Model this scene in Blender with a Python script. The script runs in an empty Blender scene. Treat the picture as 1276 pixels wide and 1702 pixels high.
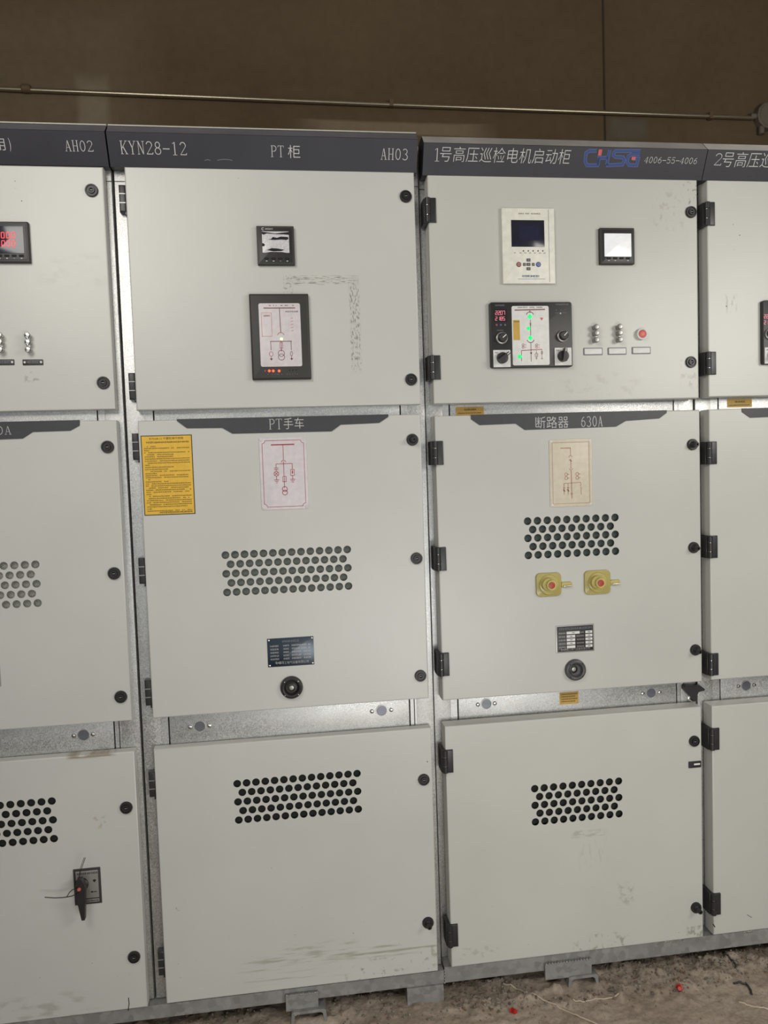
import bpy, bmesh, math, random
from math import sin, cos, pi, radians
from mathutils import Vector, Matrix, noise
S = bpy.context.scene
C = S.collection
random.seed(7)

# ------------------------------------------------------------------ camera, light, exposure
F = 1239.58
CAM = Vector((0.38222, -2.04744, 1.53064))
RV = [Vector((0.9908534, -0.1308975, -0.0327943)),      # right, down, forward axes of the lens in the world
      Vector((-0.0397339, -0.0507596, -0.9979202)),
      Vector((0.1289606, 0.9900956, -0.0554964))]
cd = bpy.data.cameras.new('camera'); cam = bpy.data.objects.new('camera', cd); C.objects.link(cam)
cd.sensor_fit = 'HORIZONTAL'; cd.sensor_width = 36.0; cd.lens = F / 1276 * 36.0; cd.clip_start = 0.02
M3 = Matrix((RV[0], -RV[1], -RV[2])).transposed()
cam.matrix_world = Matrix.Translation(CAM) @ M3.to_4x4()
S.camera = cam
S.view_settings.view_transform = 'Standard'; S.view_settings.look = 'None'
S.view_settings.gamma = 1.0; S.view_settings.use_curve_mapping = False
S.view_settings.exposure = 0.0
w = bpy.data.worlds.new('world'); S.world = w; w.use_nodes = True
w.node_tree.nodes['Background'].inputs[0].default_value = (0.93, 0.98, 1, 1)
w.node_tree.nodes['Background'].inputs[1].default_value = 0.95

def area(name, loc, target, sx, sy, power, col):
    l = bpy.data.lights.new(name, 'AREA'); l.shape = 'RECTANGLE'; l.size = sx; l.size_y = sy
    l.energy = power; l.color = col
    o = bpy.data.objects.new(name, l); C.objects.link(o); o.location = loc
    o.rotation_euler = (Vector(target) - Vector(loc)).to_track_quat('-Z', 'Y').to_euler()
    return o
area('ceiling_lamp_left', (-0.5, -1.9, 2.75), (0.1, 0, 2.0), 0.9, 0.9, 22, (1, 0.965, 0.90))
area('ceiling_lamp_right', (2.7, -2.0, 2.2), (1.75, 0, 1.9), 0.9, 0.8, 25, (1, 0.965, 0.90))

area('low_fill_light', (1.2, -2.6, 0.5), (1.2, 0, 0.5), 1.2, 0.5, 18, (1, 0.99, 0.96))  # added fill light without a fixture, lifts the lower doors

# ------------------------------------------------------------------ placing helpers
PL = Matrix(((1, 0, 0, 0), (0, 0, -1, 0), (0, 1, 0, 0), (0, 0, 0, 1)))   # plane frame: u right, v up, w out of the fronts
def plane_at(y=0.0):
    return Matrix.Translation((0, y, 0)) @ PL
def hit(px, py, T=PL):
    d = RV[0] * ((px - 638) / F) + RV[1] * ((py - 851) / F) + RV[2]
    Ti = T.inverted(); o = Ti @ CAM; dd = Ti.to_3x3() @ d
    t = -o.z / dd.z
    return (o.x + t * dd.x, o.y + t * dd.y)
def on_floor(px, py, z=-0.01):
    d = RV[0] * ((px - 638) / F) + RV[1] * ((py - 851) / F) + RV[2]
    t = (z - CAM.z) / d.z
    return CAM + d * t
def rect(pts, T=PL):
    q = [hit(*p, T) for p in pts]                       # TL TR BR BL
    return ((q[0][0] + q[3][0]) / 2, (q[1][0] + q[2][0]) / 2, (q[2][1] + q[3][1]) / 2, (q[0][1] + q[1][1]) / 2)

# ------------------------------------------------------------------ materials
def new_mat(name):
    m = bpy.data.materials.new(name); m.use_nodes = True
    nt = m.node_tree; b = nt.nodes['Principled BSDF']
    return m, nt, b
def srgb(c):
    return tuple(((v / 255) / 12.92 if v / 255 <= 0.04045 else ((v / 255 + 0.055) / 1.055) ** 2.4) for v in c) + (1,)
def flat(name, col, rough=0.5, metal=0.0, emit=0, spec=0.5, var=0.06, scale=60):
    m, nt, b = new_mat(name); L = nt.links
    tc = nt.nodes.new('ShaderNodeTexCoord'); n = nt.nodes.new('ShaderNodeTexNoise'); n.inputs['Scale'].default_value = scale
    L.new(tc.outputs['Object'], n.inputs['Vector'])
    r = nt.nodes.new('ShaderNodeValToRGB'); c = srgb(col)
    r.color_ramp.elements[0].position = 0.3; r.color_ramp.elements[1].position = 0.7
    r.color_ramp.elements[0].color = tuple(v * (1 - var) for v in c[:3]) + (1,)
    r.color_ramp.elements[1].color = tuple(min(1, v * (1 + var)) for v in c[:3]) + (1,)
    L.new(n.outputs['Fac'], r.inputs['Fac']); L.new(r.outputs['Color'], b.inputs['Base Color'])
    b.inputs['Roughness'].default_value = rough; b.inputs['Metallic'].default_value = metal
    b.inputs['Specular IOR Level'].default_value = spec
    if emit:
        b.inputs['Emission Color'].default_value = c; b.inputs['Emission Strength'].default_value = emit
    return m
def math_node(nt, op, a, b=None, c=None, clamp=False):
    n = nt.nodes.new('ShaderNodeMath'); n.operation = op; n.use_clamp = clamp
    for i, v in enumerate((a, b, c)):
        if v is None: continue
        if isinstance(v, (int, float)): n.inputs[i].default_value = v
        else: nt.links.new(v, n.inputs[i])
    return n.outputs[0]
def paint(name, origin, smears=(), col=(200, 200, 194), rough=0.34):
    """powder coated sheet; smears = (x, z, half width, half height, noise scale x, scale z, threshold, strength, colour)"""
    m, nt, b = new_mat(name); L = nt.links
    tc = nt.nodes.new('ShaderNodeTexCoord')
    mp = nt.nodes.new('ShaderNodeVectorMath'); mp.operation = 'ADD'
    L.new(tc.outputs['Object'], mp.inputs[0]); mp.inputs[1].default_value = origin
    sep = nt.nodes.new('ShaderNodeSeparateXYZ'); L.new(mp.outputs[0], sep.inputs[0])
    n = nt.nodes.new('ShaderNodeTexNoise'); n.inputs['Scale'].default_value = 3.0; n.inputs['Detail'].default_value = 4
    L.new(mp.outputs[0], n.inputs['Vector'])
    r = nt.nodes.new('ShaderNodeValToRGB'); c = srgb(col)
    r.color_ramp.elements[0].position = 0.3; r.color_ramp.elements[1].position = 0.7
    r.color_ramp.elements[0].color = tuple(v * 0.96 for v in c[:3]) + (1,)
    r.color_ramp.elements[1].color = tuple(v * 1.03 for v in c[:3]) + (1,)
    L.new(n.outputs['Fac'], r.inputs['Fac'])
    out = r.outputs['Color']
    for (x, z, hw, hh, sx, sz, th, st, sc) in smears:
        dx = math_node(nt, 'DIVIDE', math_node(nt, 'ABSOLUTE', math_node(nt, 'SUBTRACT', sep.outputs[0], x)), hw)
        dz = math_node(nt, 'DIVIDE', math_node(nt, 'ABSOLUTE', math_node(nt, 'SUBTRACT', sep.outputs[2], z)), hh)
        box = math_node(nt, 'MULTIPLY', math_node(nt, 'SUBTRACT', 1, math_node(nt, 'MAXIMUM', dx, dz)), 3, clamp=True)
        sv = nt.nodes.new('ShaderNodeVectorMath'); sv.operation = 'MULTIPLY'; L.new(mp.outputs[0], sv.inputs[0]); sv.inputs[1].default_value = (sx, 1, sz)
        nn = nt.nodes.new('ShaderNodeTexNoise'); nn.inputs['Scale'].default_value = 1; nn.inputs['Detail'].default_value = 5
        L.new(sv.outputs[0], nn.inputs['Vector'])
        k = math_node(nt, 'MULTIPLY', math_node(nt, 'SUBTRACT', nn.outputs['Fac'], th), 9, clamp=True)
        f = math_node(nt, 'MULTIPLY', math_node(nt, 'MULTIPLY', k, box), st, clamp=True)
        mx = nt.nodes.new('ShaderNodeMix'); mx.data_type = 'RGBA'
        L.new(f, mx.inputs['Factor']); L.new(out, mx.inputs['A']); mx.inputs['B'].default_value = srgb(sc)
        out = mx.outputs['Result']
    L.new(out, b.inputs['Base Color'])
    b.inputs['Roughness'].default_value = rough; b.inputs['Specular IOR Level'].default_value = 0.5
    nb = nt.nodes.new('ShaderNodeTexNoise'); nb.inputs['Scale'].default_value = 350
    L.new(tc.outputs['Object'], nb.inputs['Vector'])
    bp = nt.nodes.new('ShaderNodeBump'); bp.inputs['Strength'].default_value = 0.06; bp.inputs['Distance'].default_value = 0.001
    L.new(nb.outputs['Fac'], bp.inputs['Height']); L.new(bp.outputs['Normal'], b.inputs['Normal'])
    return m
def galv(name, base=(226, 226, 224), rough=0.34, metal=0.9, spangle=400, bump=0.7):
    m, nt, b = new_mat(name); L = nt.links
    tc = nt.nodes.new('ShaderNodeTexCoord')
    v = nt.nodes.new('ShaderNodeTexVoronoi'); v.inputs['Scale'].default_value = spangle; L.new(tc.outputs['Object'], v.inputs['Vector'])
    n = nt.nodes.new('ShaderNodeTexNoise'); n.inputs['Scale'].default_value = 8; L.new(tc.outputs['Object'], n.inputs['Vector'])
    a = math_node(nt, 'MULTIPLY_ADD', v.outputs['Color'], 0.42, 0.56)
    a = math_node(nt, 'MULTIPLY', a, math_node(nt, 'MULTIPLY_ADD', n.outputs['Fac'], 0.4, 0.8))
    mx = nt.nodes.new('ShaderNodeMix'); mx.data_type = 'RGBA'
    L.new(a, mx.inputs['Factor']); mx.inputs['A'].default_value = (0.08, 0.08, 0.08, 1); mx.inputs['B'].default_value = srgb(base)
    L.new(mx.outputs['Result'], b.inputs['Base Color'])
    L.new(math_node(nt, 'MULTIPLY_ADD', v.outputs['Color'], 0.22, rough), b.inputs['Roughness'])
    b.inputs['Metallic'].default_value = metal
    bp = nt.nodes.new('ShaderNodeBump'); bp.inputs['Strength'].default_value = bump; bp.inputs['Distance'].default_value = 0.002
    L.new(v.outputs['Color'], bp.inputs['Height']); L.new(bp.outputs['Normal'], b.inputs['Normal'])
    return m
def concrete(name, c0, c1, scale=1.2, rough=0.9, patches=(), fine=25, bump=0.3, mot=0.28):
    m, nt, b = new_mat(name); L = nt.links
    g = nt.nodes.new('ShaderNodeTexCoord')
    n = nt.nodes.new('ShaderNodeTexNoise'); n.inputs['Scale'].default_value = scale; n.inputs['Detail'].default_value = 8; n.inputs['Roughness'].default_value = 0.65
    L.new(g.outputs['Object'], n.inputs['Vector'])
    r = nt.nodes.new('ShaderNodeValToRGB'); r.color_ramp.elements[0].position = 0.32; r.color_ramp.elements[1].position = 0.7
    r.color_ramp.elements[0].color = srgb(c0); r.color_ramp.elements[1].color = srgb(c1)
    L.new(n.outputs['Fac'], r.inputs['Fac']); out = r.outputs['Color']
    sep = nt.nodes.new('ShaderNodeSeparateXYZ'); L.new(g.outputs['Object'], sep.inputs[0])
    n2 = nt.nodes.new('ShaderNodeTexNoise'); n2.inputs['Scale'].default_value = fine; n2.inputs['Detail'].default_value = 6
    L.new(g.outputs['Object'], n2.inputs['Vector'])
    for (x, z, hw, hh, st, sc) in patches:
        dx = math_node(nt, 'DIVIDE', math_node(nt, 'ABSOLUTE', math_node(nt, 'SUBTRACT', sep.outputs[0], x)), hw)
        dz = math_node(nt, 'DIVIDE', math_node(nt, 'ABSOLUTE', math_node(nt, 'SUBTRACT', sep.outputs[2], z)), hh)
        d = math_node(nt, 'MAXIMUM', dx, dz)
        d = math_node(nt, 'ADD', d, math_node(nt, 'MULTIPLY_ADD', n.outputs['Fac'], 1.2, -0.6))
        k = math_node(nt, 'MULTIPLY', math_node(nt, 'SUBTRACT', 1, d), 2.5, clamp=True)
        mx = nt.nodes.new('ShaderNodeMix'); mx.data_type = 'RGBA'
        L.new(math_node(nt, 'MULTIPLY', k, st), mx.inputs['Factor']); L.new(out, mx.inputs['A']); mx.inputs['B'].default_value = srgb(sc)
        out = mx.outputs['Result']
    mx = nt.nodes.new('ShaderNodeMix'); mx.data_type = 'RGBA'; mx.blend_type = 'MULTIPLY'; mx.inputs['Factor'].default_value = 1
    L.new(out, mx.inputs['A'])
    cr = nt.nodes.new('ShaderNodeValToRGB'); cr.color_ramp.elements[0].color = (1 - mot,) * 3 + (1,); cr.color_ramp.elements[1].color = (1 + mot * .5,) * 3 + (1,)
    cr.color_ramp.elements[0].position = 0.3; cr.color_ramp.elements[1].position = 0.7
    L.new(n2.outputs['Fac'], cr.inputs['Fac']); L.new(cr.outputs['Color'], mx.inputs['B'])
    L.new(mx.outputs['Result'], b.inputs['Base Color'])
    b.inputs['Roughness'].default_value = rough; b.inputs['Specular IOR Level'].default_value = 0.25
    bp = nt.nodes.new('ShaderNodeBump'); bp.inputs['Strength'].default_value = bump; bp.inputs['Distance'].default_value = 0.01
    L.new(n2.outputs['Fac'], bp.inputs['Height']); L.new(bp.outputs['Normal'], b.inputs['Normal'])
    return m

ZINC = galv('galvanised_sheet')
STEEL = galv('mill_steel', base=(158, 157, 154), rough=0.5, metal=0.3, spangle=60, bump=0.1)
CHROME = flat('chrome', (215, 214, 210), 0.18, 1.0)
BLACK = flat('black_plastic', (40, 39, 38), 0.42)
BLACK2 = flat('black_satin', (52, 50, 47), 0.5)
HINGE = flat('black_hinge', (46, 46, 47), 0.38)
DARK = flat('dark_recess', (28, 27, 26), 0.8)
HEAD = flat('header_enamel', (43, 42, 49), 0.5, var=0.1, scale=9)
STRIP = flat('strip_plastic', (58, 59, 62), 0.45)
WHITE = flat('white_print', (222, 221, 218), 0.5)
LETTER = flat('letter_print', (196, 196, 194), 0.5)
CREAM = flat('cream_plastic', (228, 226, 214), 0.4)
PLATE = flat('white_plate', (212, 205, 208), 0.4)
BEIGE = flat('beige_plate', (208, 198, 178), 0.4)
RED = flat('red_print', (165, 60, 72), 0.5)
FADED = flat('faded_red_print', (170, 128, 112), 0.5)
MAROON = flat('maroon_print', (110, 62, 60), 0.5)
BLUE = flat('blue_logo', (38, 62, 122), 0.5)
LBLUE = flat('blue_outline', (80, 96, 150), 0.5)
LOGORED = flat('red_logo', (200, 90, 92), 0.5)
YELLOW = flat('yellow_sign', (228, 182, 56), 0.45)
OCHRE = flat('ochre_sticker', (196, 158, 72), 0.5)
INK = flat('ink', (52, 42, 22), 0.5)
NAVY = flat('navy_plate', (30, 44, 58), 0.22, metal=0.3)
GREYTXT = flat('grey_print', (120, 122, 126), 0.5)
SILVER = flat('silver_plate', (160, 158, 154), 0.35, 0.5)
SCREEN = flat('dark_screen', (42, 44, 54), 0.12)
BLUEGLOW = flat('blue_screen_core', (44, 46, 66), 0.15)
FILM = flat('crinkled_film', (205, 203, 205), 0.25, var=0.12, scale=200)
FILMB = flat('bright_film', (236, 238, 240), 0.2, emit=0.2)
FOAM = [flat('grey_mesh_light', (150, 150, 143), 0.8, scale=400, var=0.3), flat('grey_mesh_mid', (112, 116, 110), 0.8, scale=400, var=0.3),
        flat('grey_mesh_dark', (74, 82, 78), 0.8, scale=400, var=0.3), flat('black_mesh', (40, 41, 38), 0.9, scale=400, var=0.3)]
LEDRED = flat('led_red', (255, 70, 40), 0.4, emit=3.0)
LEDRED2 = flat('led_digit_red', (245, 60, 74), 0.4, emit=0.7)
LEDPINK = flat('led_digit_pink', (232, 128, 146), 0.4, emit=0.4)
LEDGREEN = flat('led_green', (20, 235, 120), 0.4, emit=0.65)
LEDWARM = flat('led_pale_green', (215, 235, 180), 0.4, emit=0.8)
BTNRED = flat('button_red', (205, 96, 86), 0.4)
BTNRED2 = flat('deep_red', (170, 62, 48), 0.4)
KEYRED = flat('key_red', (140, 78, 82), 0.5)
KEYBLUE = flat('key_blue', (70, 90, 150), 0.5)
KEYGREY = flat('key_grey', (96, 92, 92), 0.5)
REDCAP = flat('red_cap_plastic', (190, 38, 30), 0.35)
RUST = flat('rusty_fitting', (112, 92, 70), 0.7, 0.3)
PIPE = flat('conduit_steel', (172, 160, 138), 0.3, 0.85)
CORD = flat('pale_cord', (190, 178, 156), 0.7)
def yellow_glass():
    m, nt, b = new_mat('yellow_clear_plastic')
    b.inputs['Base Color'].default_value = srgb((232, 218, 140)); b.inputs['Roughness'].default_value = 0.15
    b.inputs['Transmission Weight'].default_value = 0.45; b.inputs['IOR'].default_value = 1.3
    return m
GUARD = yellow_glass()

# ------------------------------------------------------------------ mesh builder
_fonts = {}
def glyph_mesh(s, thin=0.0):
    k = (s, thin)
    if k in _fonts: return _fonts[k]
    cu = bpy.data.curves.new('t', 'FONT'); cu.body = s; cu.size = 1; cu.resolution_u = 2; cu.offset = thin
    o = bpy.data.objects.new('t', cu); C.objects.link(o)
    dg = bpy.context.evaluated_depsgraph_get(); dg.update()
    me = bpy.data.meshes.new_from_object(o.evaluated_get(dg))
    vs = [(v.co.x, v.co.y) for v in me.vertices]; fs = [tuple(p.vertices) for p in me.polygons]
    bpy.data.objects.remove(o); bpy.data.curves.remove(cu); bpy.data.meshes.remove(me)
    _fonts[k] = (vs, fs); return _fonts[k]
def arc(cx, cy, rx, ry, a0, a1, n=12):
    return [(cx + rx * cos(radians(a0 + (a1 - a0) * i / n)), cy + ry * sin(radians(a0 + (a1 - a0) * i / n))) for i in range(n + 1)]
tn, tk = 0.045, 0.085
SERIF = {   # thin and thick strokes with serifs in a 0.5 x 1 cell
 'K': [([(.1, 0), (.1, 1)], tk), ([(.42, 1), (.12, .42)], tn), ([(.2, .58), (.42, 0)], tk), ([(.02, 0), (.2, 0)], tn), ([(.02, 1), (.2, 1)], tn), ([(.33, 1), (.5, 1)], tn), ([(.33, 0), (.5, 0)], tn)],
 'Y': [([(.08, 1), (.25, .48)], tk), ([(.42, 1), (.25, .48)], tn), ([(.25, .5), (.25, 0)], tk), ([(.16, 0), (.34, 0)], tn), ([(0, 1), (.17, 1)], tn), ([(.34, 1), (.5, 1)], tn)],
 'N': [([(.09, 0), (.09, 1)], tn), ([(.09, 1), (.41, 0)], tk), ([(.41, 0), (.41, 1)], tn), ([(.01, 0), (.17, 0)], tn), ([(0, 1), (.14, 1)], tn), ([(.33, 1), (.5, 1)], tn)],
 '2': [(arc(.25, .74, .18, .25, 170, -20), tk * .85), ([(.42, .66), (.06, .02)], tn), ([(.05, .03), (.45, .03), (.47, .16)], tk * .8)],
 '8': [(arc(.25, .75, .15, .22, 0, 360, 18), tk * .8), (arc(.25, .27, .19, .25, 0, 360, 18), tk * .8)],
 '-': [([(.02, .46), (.48, .46)], tk)],
 '1': [([(.26, 0), (.26, 1)], tk), ([(.26, 1), (.12, .86)], tn), ([(.12, 0), (.4, 0)], tn)],
 'P': [([(.12, 0), (.12, 1)], tk), ([(.03, 1), (.27, 1)], tn), (arc(.26, .75, .19, .25, 90, -90, 10), tk * .8), ([(.26, .5), (.12, .5)], tn), ([(.03, 0), (.22, 0)], tn)],
 'T': [([(.25, 0), (.25, 1)], tk), ([(.02, .86), (.04, 1), (.46, 1), (.48, .86)], tn), ([(.15, 0), (.35, 0)], tn)],
 'A': [([(.08, 0), (.24, 1)], tn), ([(.25, 1), (.41, 0)], tk), ([(.13, .34), (.36, .34)], tn), ([(.01, 0), (.16, 0)], tn), ([(.33, 0), (.5, 0)], tn)],
 'H': [([(.1, 0), (.1, 1)], tk), ([(.4, 0), (.4, 1)], tk), ([(.1, .5), (.4, .5)], tn), ([(.02, 0), (.18, 0)], tn), ([(.02, 1), (.18, 1)], tn), ([(.32, 0), (.48, 0)], tn), ([(.32, 1), (.48, 1)], tn)],
 '0': [(arc(.25, .5, .18, .48, 0, 360, 22), tk * .85)],
 '3': [(arc(.23, .75, .17, .23, 150, -90, 12), tk * .8), (arc(.23, .26, .2, .26, 90, -150, 12), tk * .85)],
 '4': [([(.34, 0), (.34, 1)], tk), ([(.34, 1), (.03, .28), (.48, .28)], tn), ([(.24, 0), (.44, 0)], tn)],
 '5': [([(.43, .97), (.1, .97)], tk * .8), ([(.1, 1), (.08, .52)], tn), (arc(.24, .31, .2, .3, 130, -150, 14), tk * .85)],
 '6': [(arc(.26, .3, .18, .29, 0, 360, 18), tk * .8), (arc(.46, .36, .38, .62, 178, 105, 10), tk * .75)],
}
SEG = {'0': 'abcdef', '1': 'bc', '2': 'abged', '3': 'abgcd', '4': 'fgbc', '5': 'afgcd', '6': 'afgedc', '7': 'abc', '8': 'abcdefg', '9': 'abcdfg'}
class MB:
    def __init__(s, T=PL):
        s.v, s.f, s.m, s.mats, s.T = [], [], [], [], T.copy()
    def mi(s, m):
        if m not in s.mats: s.mats.append(m)
        return s.mats.index(m)
    def add(s, vs, fs, m):
        b = len(s.v); s.v += [s.T @ Vector(q) for q in vs]; k = s.mi(m)
        for f in fs: s.f.append(tuple(b + i for i in f)); s.m.append(k)
    def rr(s, u0, u1, v0, v1, r, n=4):
        if r <= 0: return [(u0, v0), (u1, v0), (u1, v1), (u0, v1)]
        p = []
        for cx, cy, a in ((u1 - r, v0 + r, -90), (u1 - r, v1 - r, 0), (u0 + r, v1 - r, 90), (u0 + r, v0 + r, 180)):
            p += [(cx + r * cos(radians(a + 90 * i / n)), cy + r * sin(radians(a + 90 * i / n))) for i in range(n + 1)]
        return p
    def loft(s, rings, m, cap0=True, cap1=True):       # rings: [(outline, w)]
        n = len(rings[0][0]); vs = []; fs = []
        for pts, w_ in rings: vs += [(a, b, w_) for a, b in pts]
        for k in range(len(rings) - 1):
            for i in range(n):
                j = (i + 1) % n; fs.append((k * n + i, k * n + j, (k + 1) * n + j, (k + 1) * n + i))
        if cap0: fs.append(tuple(range(n))[::-1])
        if cap1: fs.append(tuple(range((len(rings) - 1) * n, len(rings) * n)))
        s.add(vs, fs, m)
    def slab(s, u0, u1, v0, v1, w0, w1, m, r=0.0, c=0.0, cap1=True):
        if u0 > u1: u0, u1 = u1, u0
        if v0 > v1: v0, v1 = v1, v0
        R = [(s.rr(u0, u1, v0, v1, r), w0)]
        if c > 0:
            for t in (0, 30, 60, 90):
                a = c * (1 - cos(radians(t))); h = w1 - c + c * sin(radians(t))
                R.append((s.rr(u0 + a, u1 - a, v0 + a, v1 - a, max(r - a, 0.0003) if r > 0 else 0), h))
        else: R.append((R[0][0], w1))
        s.loft(R, m, cap1=cap1)
    def prism(s, pts, w0, w1, m): s.loft([(pts, w0), (pts, w1)], m)
    def face(s, pts, w_, m): s.add([(a, b, w_) for a, b in pts], [tuple(range(len(pts)))], m)
    def lathe(s, cu, cv, prof, m, n=28, cap=True):
        s.loft([([(cu + r * cos(2 * pi * i / n), cv + r * sin(2 * pi * i / n)) for i in range(n)], w_) for r, w_ in prof], m, cap0=False, cap1=cap)
    def cyl(s, cu, cv, w0, w1, r, m, n=20): s.lathe(cu, cv, [(r, w0), (r, w1)], m, n)
    def stroke(s, pts, wd, w_, m, closed=False):
        P_ = [Vector(p) for p in pts]
        if closed: P_.append(P_[0])
        n = len(P_); L_ = []; R_ = []
        for i in range(n):
            if i == 0: d = (P_[-1] - P_[-2]).normalized() + (P_[1] - P_[0]).normalized() if closed else P_[1] - P_[0]
            elif i == n - 1: d = (P_[-1] - P_[-2]).normalized() + (P_[1] - P_[0]).normalized() if closed else P_[-1] - P_[-2]
            else: d = (P_[i] - P_[i - 1]).normalized() + (P_[i + 1] - P_[i]).normalized()
            if d.length < 1e-9: d = P_[i] - P_[i - 1] if i else P_[1] - P_[0]
            d.normalize(); k = 1.0
            if 0 < i < n - 1:
                e = (P_[i + 1] - P_[i]).normalized(); k = 1 / max(0.5, abs(d.dot(e)))
            nn = Vector((-d.y, d.x)) * wd / 2 * k
            L_.append(P_[i] + nn); R_.append(P_[i] - nn)
        vs = [(p.x, p.y, w_) for p in L_] + [(p.x, p.y, w_) for p in R_]
        s.add(vs, [(i, i + 1, n + i + 1, n + i) for i in range(n - 1)], m)
    def bar(s, u0, v0, u1, v1, wd, w_, m): s.stroke([(u0, v0), (u1, v1)], wd, w_, m)
    def text(s, st, u0, u1, v0, v1, w_, m, thin=-0.008, slant=0.0):
        vs, fs = glyph_mesh(st, thin)
        if not vs: return
        x0 = min(v[0] for v in vs); x1 = max(v[0] for v in vs); y0 = min(v[1] for v in vs); y1 = max(v[1] for v in vs)
        s.add([(u0 + (x - x0) / (x1 - x0) * (u1 - u0) + slant * (y - y0) / (y1 - y0) * (v1 - v0), v0 + (y - y0) / (y1 - y0) * (v1 - v0), w_) for x, y in vs], fs, m)
    def serif(s, st, u0, u1, v0, v1, w_, m, slant=0.0, bold=1.0):
        n = len(st); cw = (u1 - u0) / (n - 0.12); h = v1 - v0; sx = cw * 0.88 / 0.5
        for i, ch in enumerate(st):
            if ch not in SERIF: continue
            for pts, wd in SERIF[ch]:
                s.stroke([(u0 + i * cw + p[0] * sx + slant * p[1] * h, v0 + p[1] * h) for p in pts], wd * h * 0.85 * bold, w_, m)
    def scrib(s, u0, u1, v, h, w_, m, gap=0.0, seed=0, cell=0.95):   # row of tiny printed characters too small to read
        rnd = random.Random(seed + int(v * 1e4)); u = u0
        while u < u1:
            wd = h * cell * rnd.uniform(0.75, 1.0)
            if gap and rnd.random() < gap: u += wd * 1.6; continue
            e = min(u + wd * 0.85, u1)
            for k in range(2): s.bar(u, v + h * (rnd.uniform(0.05, 0.45) + 0.45 * k), e, v + h * (rnd.uniform(0.05, 0.45) + 0.45 * k), h * 0.17, w_, m)
            q = rnd.uniform(u + 0.2 * wd, e) if e > u + 0.2 * wd else u
            s.bar(q, v, q, v + h, h * 0.17, w_, m)
            u += wd
    def seg7(s, st, u0, v0, h, w_, m, pitch=None):
        cw = h * 0.55; pitch = pitch or h * 0.75; t = h * 0.13; u = u0
        for ch in st:
            if ch == '.':
                s.face([(u - pitch + cw + t * .4, v0), (u - pitch + cw + t * 1.4, v0), (u - pitch + cw + t * 1.4, v0 + t), (u - pitch + cw + t * .4, v0 + t)], w_, m); continue
            E = {'a': (0, h, cw, h), 'b': (cw, h, cw, h / 2), 'c': (cw, h / 2, cw, 0), 'd': (0, 0, cw, 0), 'e': (0, 0, 0, h / 2), 'f': (0, h / 2, 0, h), 'g': (0, h / 2, cw, h / 2)}
            for q in SEG.get(ch, ''):
                a, b, c_, d = E[q]; s.bar(u + a * .9 + .05 * cw, v0 + b * .96, u + c_ * .9 + .05 * cw, v0 + d * .96, t, w_, m)
            u += pitch
    def tube(s, path, r, m, n=8, cap=True):
        P_ = [Vector(p) for p in path]; N = len(P_); vs = []; fs = []
        up = Vector((0.13, 0.21, 0.97))
        for i in range(N):
            d = (P_[min(i + 1, N - 1)] - P_[max(i - 1, 0)]).normalized()
            a = d.cross(up); a = a.normalized() if a.length > 1e-6 else Vector((1, 0, 0)); b = d.cross(a)
            rr = r[i] if isinstance(r, (list, tuple)) else r
            vs += [tuple(P_[i] + a * rr * cos(2 * pi * k / n) + b * rr * sin(2 * pi * k / n)) for k in range(n)]
        for i in range(N - 1):
            for k in range(n): fs.append((i * n + k, i * n + (k + 1) % n, (i + 1) * n + (k + 1) % n, (i + 1) * n + k))
        if cap: fs += [tuple(range(n))[::-1], tuple(range((N - 1) * n, N * n))]
        s.add(vs, fs, m)
    def build(s, name, parent=None, label=None, angle=35, **props):
        lo = Vector((min(v[i] for v in s.v) for i in range(3))); hi = Vector((max(v[i] for v in s.v) for i in range(3)))
        c = (lo + hi) / 2
        if parent is None: c = Vector((c.x, c.y, lo.z))
        me = bpy.data.meshes.new(name); me.from_pydata([tuple(v - c) for v in s.v], [], s.f)
        for m in s.mats: me.materials.append(m)
        me.polygons.foreach_set('material_index', s.m)
        bm = bmesh.new(); bm.from_mesh(me); bmesh.ops.recalc_face_normals(bm, faces=bm.faces); bm.to_mesh(me); bm.free()
        me.polygons.foreach_set('use_smooth', [True] * len(me.polygons)); me.set_sharp_from_angle(angle=radians(angle)); me.update()
        o = bpy.data.objects.new(name, me); C.objects.link(o)
        o.parent = parent; o.location = c - (WP[parent.name] if parent else Vector((0, 0, 0)))
        WP[o.name] = c
        if label: o['label'] = label
        for k, v in props.items(): o[k] = v
        return o
WP = {}
def thing(name, label, cat, loc, group=None):
    o = bpy.data.objects.new(name, None); C.objects.link(o); o.location = loc; o.empty_display_size = 0.05
    o['label'] = label; o['category'] = cat; WP[o.name] = Vector(loc)
    if group: o['group'] = group
    return o
def tag(o, label, cat, group=None):
    o['label'] = label; o['category'] = cat
    if group: o['group'] = group
    return o

# ------------------------------------------------------------------ room
FZ = -0.012
def structure(mb, name):
    o = mb.build(name); o['kind'] = 'structure'; return o
WY = 1.2
WALL = concrete('brown_concrete', (90, 75, 56), (108, 92, 70), 0.9, mot=.08, bump=.1, patches=[
    (hit(155, 180, plane_at(WY))[0], hit(155, 185, plane_at(WY))[1], 0.075, 0.16, 0.55, (150, 140, 122)),
    (hit(660, 214, plane_at(WY))[0], hit(660, 214, plane_at(WY))[1], 0.40, 0.03, 0.45, (160, 146, 122)),
    (hit(60, 110, plane_at(WY))[0], hit(60, 150, plane_at(WY))[1], 0.5, 0.4, 0.25, (140, 126, 104)),
    (hit(1045, 214, plane_at(WY))[0], hit(1045, 214, plane_at(WY))[1], 0.10, 0.05, 0.5, (100, 100, 92))])
GREYC = concrete('grey_concrete', (120, 118, 112), (150, 148, 140), 0.8)
def wall(name, x0, x1, y0, y1, z0, z1, m):
    b = MB(); b.slab(x0, x1, z0, z1, -y1, -y0, m); return structure(b, name)
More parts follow.
